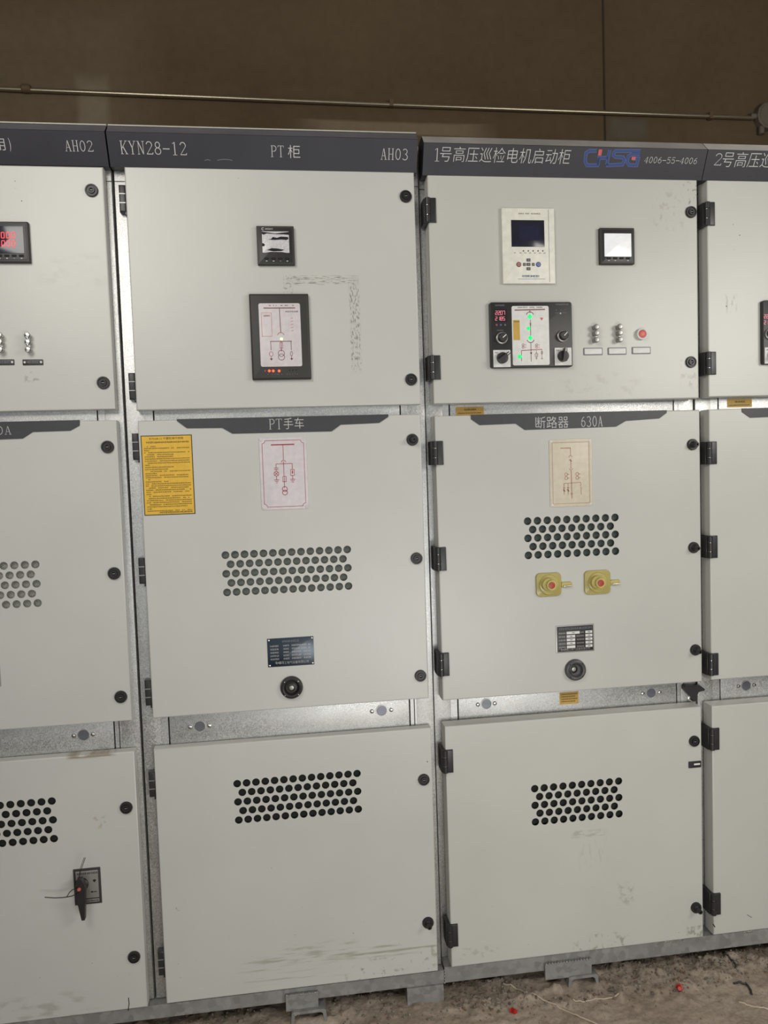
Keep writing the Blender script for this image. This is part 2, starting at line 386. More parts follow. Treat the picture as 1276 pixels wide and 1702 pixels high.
def origin_zero(o):
    d = o.location.copy(); o.data.transform(Matrix.Translation(d)); o.location = (0, 0, 0); WP[o.name] = Vector((0, 0, 0))
b = MB(); b.slab(-4.2, 6.2, FZ - 0.3, 3.9, -WY - 0.2, -WY, WALL)
sx = hit(1003, 100, plane_at(WY))[0]
b.slab(sx - 0.004, sx + 0.004, 2.4, 3.88, -WY, -WY + 0.003, flat('seam_mortar', (58, 48, 36), 0.9))
o = structure(b, 'wall_back'); origin_zero(o)
wall('wall_left', -4.2, -4.0, -5.0, WY, FZ - 0.3, 3.9, GREYC)
wall('wall_right', 6.0, 6.2, -5.0, WY, FZ - 0.3, 3.9, GREYC)
b = MB(); b.slab(-4.2, 6.2, 2.2, 3.9, 5.0, 5.2, GREYC); b.slab(-4.2, -2.6, FZ - .3, 2.2, 5.0, 5.2, GREYC); b.slab(4.2, 6.2, FZ - .3, 2.2, 5.0, 5.2, GREYC)
structure(b, 'wall_front')                                  # wide opening added behind the camera so world light fills the fronts
b = MB(); b.T = Matrix.Identity(4)
b.slab(-4.2, 6.2, -5.2, WY + 0.2, 3.9, 4.1, concrete('ceiling_concrete', (150, 146, 138), (176, 172, 164), 0.8))
structure(b, 'ceiling')

# floor: rough screed with trodden dirt, finer grid in front of the cabinets
def fh(x, y):
    p = Vector((x, y, 0))
    h = 0.006 * noise.fractal(p * 5, 1.0, 2.0, 4) + 0.0018 * noise.fractal(p * 40, 0.9, 2.0, 4)
    near = max(0, 1 - abs(y + 0.02) / 0.22)
    h += near * 0.012 * max(0, noise.fractal(p * 22 + Vector((5, 3, 1)), 0.8, 2.0, 4)) * (1.6 if x > 0.8 else 0.9)
    h += 0.014 * max(0.0, min(1.0, (x - 1.25) / 0.45)) * max(0, 1 - abs(y - 0.0) / 0.2)
    h -= 0.02 * max(0, min(1, (0.55 - x) / 0.1)) * max(0, min(1, (x - 0.25) / 0.1)) * max(0, min(1, -y / 0.04))
    return FZ + h
xs = [-4.0, -3, -2, -1.4] + [-1.0 + 0.0075 * i for i in range(440)] + [2.6, 3.2, 4, 5, 6.0]
ys = [-5.0, -4, -3, -2, -1.3, -0.9] + [-0.6 + 0.0075 * i for i in range(100)] + [0.3, 0.6, 0.9, WY]
vs = []; fs = []
for y in ys:
    for x in xs: vs.append((x, y, fh(x, y)))
nx = len(xs)
for j in range(len(ys) - 1):
    for i in range(nx - 1): fs.append((j * nx + i, j * nx + i + 1, (j + 1) * nx + i + 1, (j + 1) * nx + i))
b = MB(Matrix.Identity(4))
b.add(vs, fs, concrete('dirty_screed', (156, 141, 126), (180, 166, 151), 3.5, fine=90, bump=0.3, mot=.2))
o = b.build('floor', angle=80); o['kind'] = 'structure'; origin_zero(o)

# ------------------------------------------------------------------ doors
DT = {'A': 0.028, 'B': 0.046}
def door(cab, name, r, kind, vents=None, foam=0, smears=(), specks=(), label=None, extra=None, col=(200, 200, 194)):
    u0, u1, v0, v1 = r; d = DT[kind]; c = 0.0035
    ctr = Vector(((u0 + u1) / 2, 0, (v0 + v1) / 2))
    m = paint(name + '_paint', (ctr.x, 0, ctr.z), smears, col)
    b = MB(); b.slab(u0, u1, v0, v1, -d, 0, m, 0, c, cap1=False)
    a0, a1, b0, b1 = u0 + c, u1 - c, v0 + c, v1 - c
    if vents is None: b.face([(a0, b0), (a1, b0), (a1, b1), (a0, b1)], 0, m)
    else:
        us, vtop, p, h, n0, rows, rad = vents
        U0, U1 = us - p / 2, us + (n0 - 0.5) * p; V1 = vtop + h / 2; V0 = V1 - rows * h
        U0c = max(U0, a0 + 0.001)
        b.face([(a0, b0), (a1, b0), (a1, V0), (a0, V0)], 0, m); b.face([(a0, V1), (a1, V1), (a1, b1), (a0, b1)], 0, m)
        b.face([(a0, V0), (U0, V0), (U0, V1), (a0, V1)], 0, m); b.face([(U1, V0), (a1, V0), (a1, V1), (U1, V1)], 0, m)
        N = 24
        for k in range(rows):
            cv = vtop - k * h; n = n0 - (k % 2); s0 = us + (p / 2 if k % 2 else 0)
            if k % 2:
                b.face([(U0, cv - h / 2), (U0 + p / 2, cv - h / 2), (U0 + p / 2, cv + h / 2), (U0, cv + h / 2)], 0, m)
                b.face([(U1 - p / 2, cv - h / 2), (U1, cv - h / 2), (U1, cv + h / 2), (U1 - p / 2, cv + h / 2)], 0, m)
            for i in range(n):
                cu = s0 + i * p; V = []; 
                for t in range(N):
                    a = 2 * pi * t / N; ca, sa = cos(a), sin(a); q = max(abs(ca), abs(sa))
                    V += [(cu + ca / q * p / 2, cv + sa / q * h / 2, 0), (cu + ca * rad, cv + sa * rad, 0), (cu + ca * rad, cv + sa * rad, -0.0018)]
                Fq = []
                for t in range(N):
                    j = (t + 1) % N
                    Fq += [(3 * t, 3 * j, 3 * j + 1, 3 * t + 1), (3 * t + 1, 3 * j + 1, 3 * j + 2, 3 * t + 2)]
                b.add(V, Fq, m)
    for (px, py, s_) in specks:
        uu, vv = hit(px, py); k = random.uniform(0.6, 1.4)
        b.lathe(uu, vv, [(s_ * 0.0012 * k, 0.0), (s_ * 0.0010, 0.0004)], DARK if s_ > 0.9 else GREYTXT, 8)
    if extra: extra(b)
    o = b.build(name, cab, label)
    if vents is not None:
        g = MB(); g.slab(U0, U1, V0, V1, -0.016, -0.012, FOAM[foam])
        g.build('vent_screen', o, 'grey filter mesh behind the vent holes')
    return o
def lock(dr, px, py, stud=False, r=0.0165):
    u, v = hit(px, py)
    b = MB(); b.lathe(u, v, [(r, 0), (r, 0.004), (r * 0.92, 0.0065), (r * 0.78, 0.0065), (r * 0.74, 0.004), (r * 0.55, 0.004), (r * 0.5, 0.0075), (r * 0.3, 0.0075), (r * 0.22, 0.003)], BLACK)
    b.bar(u - r * .2, v, u + r * .2, v, 0.002, 0.0078, GREYTXT)
    o = b.build('quarter_turn_lock', dr)
    return o
def lock_stud(dr, px, py):
    u, v = hit(px, py); r = 0.0165
    b = MB(); b.lathe(u, v, [(r, 0), (r, 0.004), (r * 0.92, 0.0065), (r * 0.6, 0.0065), (r * 0.5, 0.010), (0.0068, 0.011), (0.0068, 0.026), (0.0055, 0.028), (0.003, 0.028), (0.003, 0.022)], BLACK)
    b.build('quarter_turn_lock', dr, 'black lock with its stud standing out')
def hingeA(dr, px, py, ed):
    u, v = hit(px, py); h = 0.035
    b = MB(); b.slab(ed - 0.019, ed - 0.001, v - h, v + h, -0.029, -0.010, HINGE, 0, 0.004)
    b.slab(ed - 0.006, ed - 0.0005, v - h - 0.007, v - h + 0.002, -0.028, -0.012, HINGE, 0, 0.001)
    for k in (-0.33, 0.33): b.slab(ed - 0.0185, ed - 0.003, v + k * h - 0.0012, v + k * h + 0.0012, -0.012, -0.0093, SILVER)
    b.build('hinge', dr)
def hingeB(dr, px, py, ed):
    u, v = hit(px, py); h = 0.033
    b = MB()
    b.slab(ed + 0.0005, ed + 0.021, v - h, v + h, -0.001, 0.006, HINGE, 0, 0.002)
    b.slab(ed - 0.012, ed - 0.0015, v - h, v + h, -0.044, -0.001, HINGE, 0, 0.002)
    T0 = b.T.copy(); b.T = Matrix(((1, 0, 0, ed - 0.002), (0, 1, 0, -0.0035), (0, 0, 1, 0), (0, 0, 0, 1)))
    for z0, z1 in ((v - h, v - h * 0.42), (v - h * 0.38, v + h * 0.38), (v + h * 0.42, v + h)):
        b.lathe(0, 0, [(0.0065, z0), (0.008, z0 + 0.001), (0.008, z1 - 0.001), (0.0065, z1)], HINGE, 16)
        b.lathe(0, 0, [(0.0065, z0), (0.0, z0)], HINGE, 16, cap=False)
    b.lathe(0, 0, [(0.0062, v - h * 0.98), (0.0062, v + h * 0.98)], CHROME, 12)
    b.T = T0
    b.build('hinge', dr)

CHAMFER_SHEEN = [flat('chamfer_sheen_faint', (96, 94, 100), 0.5, var=.12, scale=14), flat('chamfer_sheen_mid', (150, 147, 143), 0.6, var=.18, scale=9), flat('chamfer_sheen_bright', (188, 184, 178), 0.6, var=.12, scale=12)]  # lamp sheen painted into the header chamfers, stronger towards the right cabinets
def header(cab, u0, u1, zb, zt, zc, fn, line=False, sheen=None):
    """tilted cornice: bottom edge at y=0, front top edge at y=-0.035, chamfer back to zc"""
    yb, yt, yc = 0.0, -0.034, -0.006
    pr = [(0.05, zb + 0.004), (0.02, zb), (yb, zb), (yt, zt), (yt + 0.002, zt + 0.002), (yc, zc), (0.05, zc)]
    b = MB(Matrix.Identity(4)); n = len(pr)
    vs = [(u0, y, z) for y, z in pr] + [(u1, y, z) for y, z in pr]
    fs = [(i, (i + 1) % n, n + (i + 1) % n, n + i) for i in range(n)] + [tuple(range(n)), tuple(range(n, 2 * n))]
    b.add(vs, [f for k, f in enumerate(fs) if k != 4], HEAD); b.add(vs, [fs[4]], sheen)
    vv = Vector((0, yt - yb, zt - zb)).normalized(); ww = Vector((0, -vv.z, vv.y))
    T = Matrix(((1, 0, 0, 0), (0, vv.y, ww.y, yb), (0, vv.z, ww.z, zb), (0, 0, 0, 1)))
    if line:
        b.T = Matrix.Identity(4); y_, z_ = yc, zc + .0005
        b.add([(u0, y_ - .002, z_), (u1, y_ - .002, z_), (u1, y_ - .002, z_ + .003), (u0, y_ - .002, z_ + .003), (u0, y_ + .05, z_), (u1, y_ + .05, z_), (u1, y_ + .05, z_ + .003), (u0, y_ + .05, z_ + .003)], [(0, 1, 2, 3), (0, 4, 5, 1), (3, 2, 6, 7), (4, 7, 6, 5), (0, 3, 7, 4), (1, 5, 6, 2)], BODYM)
    b.T = T; fn(b, T)
    return b.build('header_panel', cab)
def tr(T, x0, y0, x1, y1):      # pixel box (left, top, right, bottom) -> u0,u1,v0,v1
    a = hit(x0, y0, T); c = hit(x1, y1, T); return a[0], c[0], c[1], a[1]

def frame(cab, L_, R_, yf, uls, urs, zlo, zhi, beams, top, bot, sheet=ZINC):
    """front frame: posts left and right, beams between the doors; beams=[(z0,z1)], seams of beam and post at uls/urs per beam"""
    b = MB(plane_at(yf)); D = 0.035
    b.slab(L_ + 0.003, L_ + 0.052, bot, top, -D, 0, sheet, 0, 0.0015)
    b.slab(R_ - 0.052, R_ - 0.003, bot, top, -D, 0, sheet, 0, 0.0015)
    for (z0, z1), ul, ur in zip(beams, uls, urs):
        b.slab(L_ + 0.05, ul - 0.0018, z0 - 0.02, z1 + 0.02, -D, -0.0006, sheet)
        b.slab(ul + 0.0018, ur - 0.0018, z0 - 0.02, z1 + 0.02, -D, 0.0, sheet, 0, 0.001)
        if z1 - z0 > 0.05:
            b.slab(ur + 0.0018, ur + 0.012, z0 - 0.02, z1 + 0.02, -D, -0.0010, sheet)
            b.slab(ur + 0.0145, R_ - 0.05, z0 - 0.02, z1 + 0.02, -D, -0.0006, sheet)
        else: b.slab(ur + 0.0018, R_ - 0.05, z0 - 0.02, z1 + 0.02, -D, -0.0006, sheet)
    b.slab(L_ + 0.05, R_ - 0.05, top - 0.06, top, -D, -0.002, sheet)
    b.slab(L_ + 0.05, R_ - 0.05, bot, bot + 0.05, -D, -0.002, sheet)
    b.bar(L_ + 0.003, top - 0.048, L_ + 0.052, top - 0.048, 0.002, 0.0004, DARK)
    b.bar(R_ - 0.052, top - 0.048, R_ - 0.003, top - 0.048, 0.002, 0.0004, DARK)
    return b.build('front_frame', cab, 'galvanised front frame')
def body(cab, L_, R_, yf, zt, zb):
    b = MB(); b.slab(L_ + 0.004, R_ - 0.004, zb, zt, -1.05, -yf - 0.036, BODYM, 0, 0)
    b.slab(L_ + 0.012, R_ - 0.012, zb + 0.01, zt - 0.01, -yf - 0.04, -yf - 0.033, DARK)
    return b.build('body', cab)
BODYM = flat('cabinet_side_paint', (176, 174, 164), 0.5)
def beam_hole(fr, px, py, yf, sp=16):
    T = plane_at(yf); u, v = hit(px, py, T); k = hit(px + sp, py, T)[0] - u
    b = MB(T)
    b.lathe(u, v, [(0.0165, 0.0), (0.0165, 0.002), (0.0145, 0.002), (0.0135, -0.0)], ZINC, 24, cap=False)
    b.lathe(u, v, [(0.0138, 0.0012), (0.0, 0.0012)], SOCK, 24, cap=False)
    for s_ in (-1, 1): b.lathe(u + s_ * k, v, [(0.0062, 0.0), (0.006, 0.002), (0.0045, 0.0042), (0.0015, 0.005)], CHROME, 16)
    b.build('riveted_socket', fr)
SOCK = flat('socket_steel', (120, 122, 130), 0.35, 0.6)
def rivets(b, r_, w_, m, ins=0.006, rad=0.003):
    for uu in (r_[0] + ins, r_[1] - ins):
        for vv in (r_[2] + ins, r_[3] - ins): b.lathe(uu, vv, [(rad, w_), (rad * 0.8, w_ + 0.0012), (rad * 0.3, w_ + 0.0018)], m, 12)
def name_strip(dr, top, low, texts):
    """dark notched door strip; top=(xl, yl, xr, yr) pixels of top edge ends, low=points of the lower outline left to right"""
    P_ = [hit(x, y) for x, y in top]; Q = [hit(x, y) for x, y in low]
    zt = sum(p[1] for p in P_) / 2
    b = MB(); pts = [(P_[0][0], zt)] + Q + [(P_[1][0], zt)]
    b.loft([(pts[::-1], 0.0), (pts[::-1], 0.0022)], STRIP)
    for kind, s_, x0, y0, x1, y1 in texts:
        u0, u1, v0, v1 = tr(PL, x0, y0, x1, y1)
        (b.serif if kind == 's' else b.text)(s_, u0, u1, v0, v1, 0.0027, LETTER)
    b.build('name_strip', dr, 'dark name strip along the door top')

# ------------------------------------------------------------------ instruments
def plate_diagram_pt(b, r_, w_, m, st=0.0012):
    """single line diagram: busbar, feeder, three earthed branches"""
    u0, u1, v0, v1 = r_; W = u1 - u0; H = v1 - v0
    X = lambda t: u0 + t * W
    Z = lambda t: v1 - t * H
    b.bar(X(.25), Z(.10), X(.74), Z(.10), st * 2.4, w_, m)
    b.bar(X(.5), Z(.10), X(.5), Z(.31), st, w_, m)
    b.stroke(arc(X(.5), Z(.345), W * .045, W * .045, 0, 180, 8), st, w_, m)
    b.bar(X(.34), Z(.365), X(.68), Z(.365), st, w_, m); b.bar(X(.5), Z(.33), X(.5), Z(.70), st, w_, m)
    b.bar(X(.34), Z(.365), X(.34), Z(.42), st, w_, m); b.bar(X(.295), Z(.42), X(.385), Z(.42), st, w_, m); b.bar(X(.295), Z(.44), X(.385), Z(.44), st, w_, m)
    b.stroke(arc(X(.34), Z(.50), W * .05, W * .05, 0, 360, 14), st, w_, m)
    b.bar(X(.305), Z(.478), X(.375), Z(.522), st, w_, m); b.bar(X(.305), Z(.522), X(.375), Z(.478), st, w_, m)
    b.bar(X(.34), Z(.44), X(.34), Z(.468), st, w_, m); b.bar(X(.34), Z(.532), X(.34), Z(.585), st, w_, m)
    b.stroke([(X(.47), Z(.54)), (X(.54), Z(.54)), (X(.54), Z(.615)), (X(.47), Z(.615))], st, w_, m, True)
    for zc in (.715, .765): b.stroke(arc(X(.505), Z(zc), W * .052, W * .052, 0, 360, 14), st * 1.2, w_, m)
    b.bar(X(.68), Z(.365), X(.68), Z(.45), st, w_, m); b.stroke([(X(.64), Z(.45)), (X(.72), Z(.45)), (X(.72), Z(.53)), (X(.64), Z(.53))], st, w_, m, True)
    b.bar(X(.68), Z(.465), X(.68), Z(.505), st * 2.4, w_, m); b.bar(X(.68), Z(.53), X(.68), Z(.585), st, w_, m)
    for xc in (.34, .68):
        for k, q in enumerate((.055, .035, .015)): b.bar(X(xc - q), Z(.585 + .02 * k), X(xc + q), Z(.585 + .02 * k), st, w_, m)
def diag_plate(dr, r_, base, m, kind, label, border):
    b = MB(); b.slab(*r_, 0, 0.002, base, 0.004, 0.0008)
    u0, u1, v0, v1 = r_
    if border == 'notched':
        i = 0.008; q = 0.008
        pts = []
        for cx, cy, a0 in ((u1 - i, v1 - i, 180), (u0 + i, v1 - i, 270), (u0 + i, v0 + i, 0), (u1 - i, v0 + i, 90)):
            pts += arc(cx, cy, q, q, a0 + 90, a0, 6)
        b.stroke(pts, 0.0013, 0.0024, m, True)
        rivets(b, (u0, u1, v0, v1), 0.002, base, 0.006, 0.0045)
    else:
        for k, mm in ((0.0, BEIGE), (0.004, flat('plate_groove', (176, 160, 140), 0.4))):
            b.stroke([(u0 + .005 + k, v0 + .005 + k), (u1 - .005 - k, v0 + .005 + k), (u1 - .005 - k, v1 - .005 - k), (u0 + .005 + k, v1 - .005 - k)], 0.0022, 0.0024, mm, True)
        rivets(b, (u0, u1, v0, v1), 0.002, WHITE, 0.006, 0.0035)
    if kind == 'pt': plate_diagram_pt(b, r_, 0.0025, m, 0.0014)
    else:
        W = u1 - u0; H = v1 - v0; X = lambda t: u0 + t * W; Z = lambda t: v1 - t * H; st = 0.0016; w_ = 0.0025
        b.bar(X(.26), Z(.13), X(.50), Z(.13), st * 1.6, w_, m); b.bar(X(.495), Z(.13), X(.495), Z(.23), st, w_, m)
        b.stroke([(X(.455), Z(.265)), (X(.495), Z(.235)), (X(.535), Z(.265))], st, w_, m)
        b.bar(X(.465), Z(.30), X(.52), Z(.33), st * 1.5, w_, m); b.bar(X(.50), Z(.29), X(.50), Z(.44), st, w_, m)
        b.stroke([(X(.455), Z(.435)), (X(.5), Z(.465)), (X(.545), Z(.435))], st, w_, m)
        b.bar(X(.505), Z(.47), X(.51), Z(.88), st * 1.5, w_, m); b.prism([(X(.48), Z(.80)), (X(.51), Z(.84)), (X(.54), Z(.80))], 0.002, w_ + .0002, m)
        for xc in (.385, .645):
            for zc in (.52, .575):
                b.stroke(arc(X(xc), Z(zc), W * .035, W * .035, 0, 360, 10), st, w_, m); b.bar(X(xc + .03), Z(zc), X(xc + .075), Z(zc), st, w_, m)
        b.bar(X(.33), Z(.655), X(.72), Z(.645), st, w_, m)
        for xc in (.33, .425):
            b.bar(X(xc), Z(.655), X(xc), Z(.82), st, w_, m); b.bar(X(xc - .025), Z(.72), X(xc + .03), Z(.72), st, w_, m); b.bar(X(xc - .02), Z(.74), X(xc + .02), Z(.775), st * 2.5, w_, m)
        b.bar(X(.72), Z(.645), X(.73), Z(.68), st, w_, m); b.bar(X(.70), Z(.70), X(.735), Z(.68), st, w_, m); b.bar(X(.73), Z(.71), X(.73), Z(.83), st, w_, m)
    b.build('diagram_plate', dr, label)
def square_meter(cab, r_, scr, film, label, digits=None, logo=None):
    """96 mm panel meter: bezel with screen and four keys"""
    u0, u1, v0, v1 = r_
    b = MB(); b.slab(u0, u1, v0, v1, 0, 0.013, BLACK2, 0.002, 0.0025); b.slab(u0 + .006, u1 - .006, v0 + .006, v1 - .006, 0.01, 0.0136, BLACK, 0.002, 0.0003)
    if logo: b.stroke(arc(u0 + .017, v1 - .0085, .003, .003, 40, 320, 8), .0012, .0141, LETTER); b.scrib(u0 + .023, u0 + .043, v1 - .0105, .0042, .0141, LETTER, seed=3)
    m = b.build('power_meter', cab, label)
    s0, s1, t0, t1 = scr
    b = MB(); b.slab(s0, s1, t0, t1, 0.0125, 0.0142, film, 0.001, 0.0002)
    if digits:
        b.mats[0] = film
        for k, st in enumerate(digits): b.seg7(st, s1 - 0.066, t1 - 0.030 - 0.0205 * k, 0.0145, 0.0146, LEDRED2, 0.0125)
        b.lathe(s1 - .012, t1 - .022, [(.0012, .0142), (.001, .0147)], LEDRED2, 8)
    elif film is FILM:
        W = s1 - s0; H = t1 - t0
        def blob(pts): b.face([(s0 + p[0] * W, t0 + p[1] * H) for p in pts], 0.0145, DARK)
        blob([(0, .98), (.5, .90), (1, .98), (1, .86), (.8, .84), (.5, .90), (.2, .88), (.08, .82), (0, .86)][0:3] + [(1, .84), (.82, .86), (.5, .87), (.18, .9), (.06, .84), (0, .88)])
        blob([(.2, .63), (.33, .64), (.4, .74), (.55, .70), (.7, .76), (.97, .74), (.98, .64), (.9, .60), (.7, .62), (.5, .60), (.36, .60)])
        blob([(.16, .13), (.35, .22), (.55, .20), (.82, .14), (.7, .08), (.4, .06)]); blob([(0, .45), (.06, .43), (.1, .37), (.06, .3), (0, .3)]); blob([(.1, 0), (.9, 0), (.7, .035), (.3, .035)])
    b.build('screen', m)
    n = 4
    for k in range(n):
        uc = u0 + (u1 - u0) * (0.24 + 0.185 * k)
        b = MB(); b.slab(uc - .0058, uc + .0058, v0 + .0135, v0 + .0185, .0125, .0152, DARK, .001, .0004)
        b.slab(uc - .002, uc + .002, v0 + .0085, v0 + .0105, .013, .0140, LETTER if k != 2 else GREYTXT)
        b.build('key', m)
    return m
def cam_switch(par, u, v, rad, plate_r, ang, w0, name='rotary_switch'):
    b = MB(); b.slab(*plate_r, w0, w0 + .003, WHITE, .001, .0006)
    b.scrib(plate_r[0] + .004, plate_r[0] + .012, plate_r[3] - .009, .004, w0 + .0034, GREYTXT, seed=5)
    o = b.build(name, par, 'white square switch plate with black turning handle')
    b = MB(); b.lathe(u, v, [(rad, w0 + .003), (rad, w0 + .012), (rad * .9, w0 + .016), (rad * .3, w0 + .017)], BLACK)
    c, s_ = cos(radians(ang)), sin(radians(ang)); k = rad * .38; l = rad * 1.3
    pts = [(u + c * a - s_ * q, v + s_ * a + c * q) for a, q in ((l, k * .6), (-l * .75, k), (-l * .75, -k), (l, -k * .6))]
    b.loft([(pts, w0 + .010), (pts, w0 + .026)], BLACK)
    b.bar(u + c * l * .55, v + s_ * l * .55, u + c * l, v + s_ * l, .0022, w0 + .0264, WHITE)
    b.build('switch_handle', par)
def knob(par, u, v, rad, ang, w0):
    b = MB(); b.lathe(u, v, [(rad, w0), (rad, w0 + .004), (rad * .86, w0 + .0055)], SILVER, 28)
    b.lathe(u, v, [(rad * .8, w0 + .003), (rad * .74, w0 + .014), (rad * .62, w0 + .0155)], BLACK, 28)
    c, s_ = cos(radians(ang)), sin(radians(ang)); b.bar(u - c * rad * .1, v - s_ * rad * .1, u + c * rad * .7, v + s_ * rad * .7, .0022, w0 + .0159, WHITE)
    b.build('selector_knob', par)
def link_strip(cab, px, py, lpx, lpy, m=CHROME):
    """isolating link: three chromed screws on a short bar, its label below"""
    u, v = hit(px, py); b = MB()
    b.slab(u - .004, u + .004, v - .020, v + .022, 0.008, .013, m, .002, .0012)
    for k in (-.017, .002, .019):
        b.lathe(u, v + k, [(.0066, 0), (.0066, .010), (.0080, .012), (.0080, .018), (.0058, .021), (.002, .0215)], m, 16)
    b.build('isolating_link', cab)
def tag_label(cab, r_, base, edge, txt):
    b = MB(); b.slab(*r_, 0, .0025, edge, .0015, .0005)
    if base is None:
        for uu in (r_[0] + .005, r_[1] - .005): b.lathe(uu, (r_[2] + r_[3]) / 2, [(.003, .0025), (.0022, .0034)], WHITE, 12)
        b.scrib(r_[0] + .011, r_[1] - .011, r_[2] + .004, .0075, .003, GREYTXT, seed=1, cell=.9)
    else: b.slab(r_[0] + .0025, r_[1] - .0025, r_[2] + .0025, r_[3] - .0025, .002, .0032, base, .001, .0002)
    b.build('label_plate', cab)
def round_socket(dr, px, py, bright):
    u, v = hit(px, py); R_ = .031
    b = MB(); b.lathe(u, v, [(R_, 0), (R_, .006), (R_ * .94, .011), (R_ * .80, .0125), (R_ * .66, .011), (R_ * .60, .0035), (R_ * .50, .0008), (R_ * .1, .0006)], BLACK if bright else flat('dark_grey_socket', (78, 78, 80), .4), 32)
    for k in range(4): b.lathe(u + R_ * .84 * cos(pi / 4 + k * pi / 2), v + R_ * .84 * sin(pi / 4 + k * pi / 2), [(.0022, .011), (.0016, .0138)], CHROME if bright else BLACK, 10)
    cu, cv = (u, v) if bright else (u - .006, v + .003)
    b.lathe(cu, cv, [(R_ * .40, .0006), (R_ * .40, .006), (R_ * .30, .0065), (R_ * .28, .003)], BLACK, 20)
    b.lathe(cu, cv, [(R_ * .2, .0006), (R_ * .2, .0075), (R_ * .08, .008)], SILVER, 8)
    b.build('crank_socket', dr)
def nameplate(dr, r_, kind):
    u0, u1, v0, v1 = r_; W = u1 - u0; H = v1 - v0; b = MB()
    if kind == 'navy':
        b.slab(*r_, 0, .0016, NAVY, .001, .0004); b.scrib(u0 + W * .32, u0 + W * .68, v1 - H * .16, H * .085, .0019, GREYTXT, seed=2)
        for k in range(5):
            vv = v1 - H * (.30 + .115 * k)
            for a, c_ in ((.06, .24), (.34, .46), (.52, .72 if k > 1 else .84), (.78 if k > 1 else .88, .93)): b.scrib(u0 + W * a, u0 + W * c_, vv, H * .062, .0019, SILVER, seed=k * 5 + 1)
        b.scrib(u0 + W * .16, u0 + W * .34, v0 + H * .09, H * .09, .0019, SILVER, seed=9)
        b.text('工电气设备有限公司', u0 + W * .35, u0 + W * .88, v0 + H * .08, v0 + H * .175, .0019, SILVER)
        rivets(b, r_, .0016, CHROME, .0045, .0035)
    else:
        b.slab(*r_, 0, .0014, SILVER, .001, .0004); b.slab(u0 + .0035, u1 - .0035, v0 + .0035, v1 - .0035, .001, .0019, BLACK, .001, .0002)
        b.scrib(u0 + W * .08, u0 + W * .93, v1 - H * .17, H * .085, .0022, GREYTXT, seed=2)
        for k in range(5):
            vv = v1 - H * (.315 + .128 * k)
            b.scrib(u0 + W * .07, u0 + W * .25, vv, H * .06, .0022, SILVER, seed=k); b.scrib(u0 + W * (.64 if k == 0 else .54), u0 + W * .73, vv, H * .06, .0022, SILVER, seed=k + 3)
            for a, c_ in ((.28, .62 if k == 0 else .50), (.77, .95)):
                b.slab(u0 + W * a, u0 + W * c_, vv - H * .015, vv + H * .078, .0015, .0023, WHITE)
                if not (k == 4 and a < .5): b.scrib(u0 + W * (a + c_) / 2 - .003, u0 + W * (a + c_) / 2 + .004, vv + H * .01, H * .045, .0026, DARK, seed=k)
        b.scrib(u0 + W * .12, u0 + W * .32, v0 + H * .075, H * .08, .0022, SILVER, seed=9)
        b.text('工电气设备有限公司', u0 + W * .33, u0 + W * .88, v0 + H * .07, v0 + H * .16, .0022, SILVER)
    b.build('nameplate', dr)
def sticker(par, r_, T, rows, seed):
    u0, u1, v0, v1 = r_; b = MB(T); b.slab(*r_, 0, .0007, OCHRE)
    H = v1 - v0; W = u1 - u0
    if rows == 2:
        b.scrib(u0 + W * .3, u0 + W * .72, v0 + H * .55, H * .22, .001, INK, seed=seed); b.scrib(u0 + W * .06, u0 + W * .9, v0 + H * .18, H * .14, .001, INK, seed=seed, gap=.1)
    else:
        for k in range(4): b.scrib(u0 + W * .08, u0 + W * (.92 - .1 * (k % 2)), v1 - H * (.22 + .2 * k), H * .10, .001, INK, seed=seed + k)
    b.build('sticker', par, 'small ochre yellow sticker')

# ------------------------------------------------------------------ the four cabinets
BA, BB, BC = -0.036, 0.781, 1.5985           # joints between the cabinets
PA = 0.815
YA, YB = 0.030, 0.052
ZB = 0.086
def rA(tl, tr_, br, bl): return rect([tl, tr_, br, bl])
# door edges on the real plane
def avg_u(*pts): return sum(hit(*p)[0] for p in pts) / len(pts)
cabs = []
spec = [
 ('grey switchgear cabinet cut off at the left edge, with black rotary isolator handle', BA - PA),
 ('grey switchgear cabinet with the large yellow instruction sign on its middle door', BA),
 ('grey switchgear cabinet with the blue and red lettered logo on its header', BB),
 ('grey switchgear cabinet cut off at the right edge of the row', BC)]
for lab, x in spec:
    cabs.append(thing('switchgear_cabinet', lab, 'electrical cabinet', (x + PA / 2, 0, ZB), 'row of grey switchgear cabinets'))
    
# frames and bodies
def hy(px, py, y): return hit(px, py, plane_at(y))[0]
beA = [(1.685, 1.713), (0.80, 0.882)]; beB = [(1.677, 1.712), (0.80, 0.874)]
fr1 = frame(cabs[0], BA - PA, BA, YA, [BA - PA + .08, BA - PA + .07], [hy(162, 690, YA), hy(191, 1235, YA)], 0, 0, beA, 2.36, .0797)
fr2 = frame(cabs[1], BA, BB, YA, [hy(255, 690, YA), hy(281, 1215, YA)], [hy(665, 680, YA), hy(681, 1180, YA)], 0, 0, beA, 2.36, .0797)
fr3 = frame(cabs[2], BB, BC, YB, [hy(746.5, 683, YB), hy(761, 1180, YB)], [hy(1119, 670, YB), hy(1124.5, 1155, YB)], 0, 0, beB, 2.36, ZB)
fr4 = frame(cabs[3], BC, BC + PA, YB, [hy(1193, 670, YB), hy(1196.5, 1150, YB)], [BC + PA - .08, BC + PA - .07], 0, 0, beB, 2.36, ZB)
for i, (L_, R_, y) in enumerate(((BA - PA, BA, YA), (BA, BB, YA), (BB, BC, YB), (BC, BC + PA, YB))): body(cabs[i], L_, R_, y, 2.445, .0797 if i < 2 else ZB)

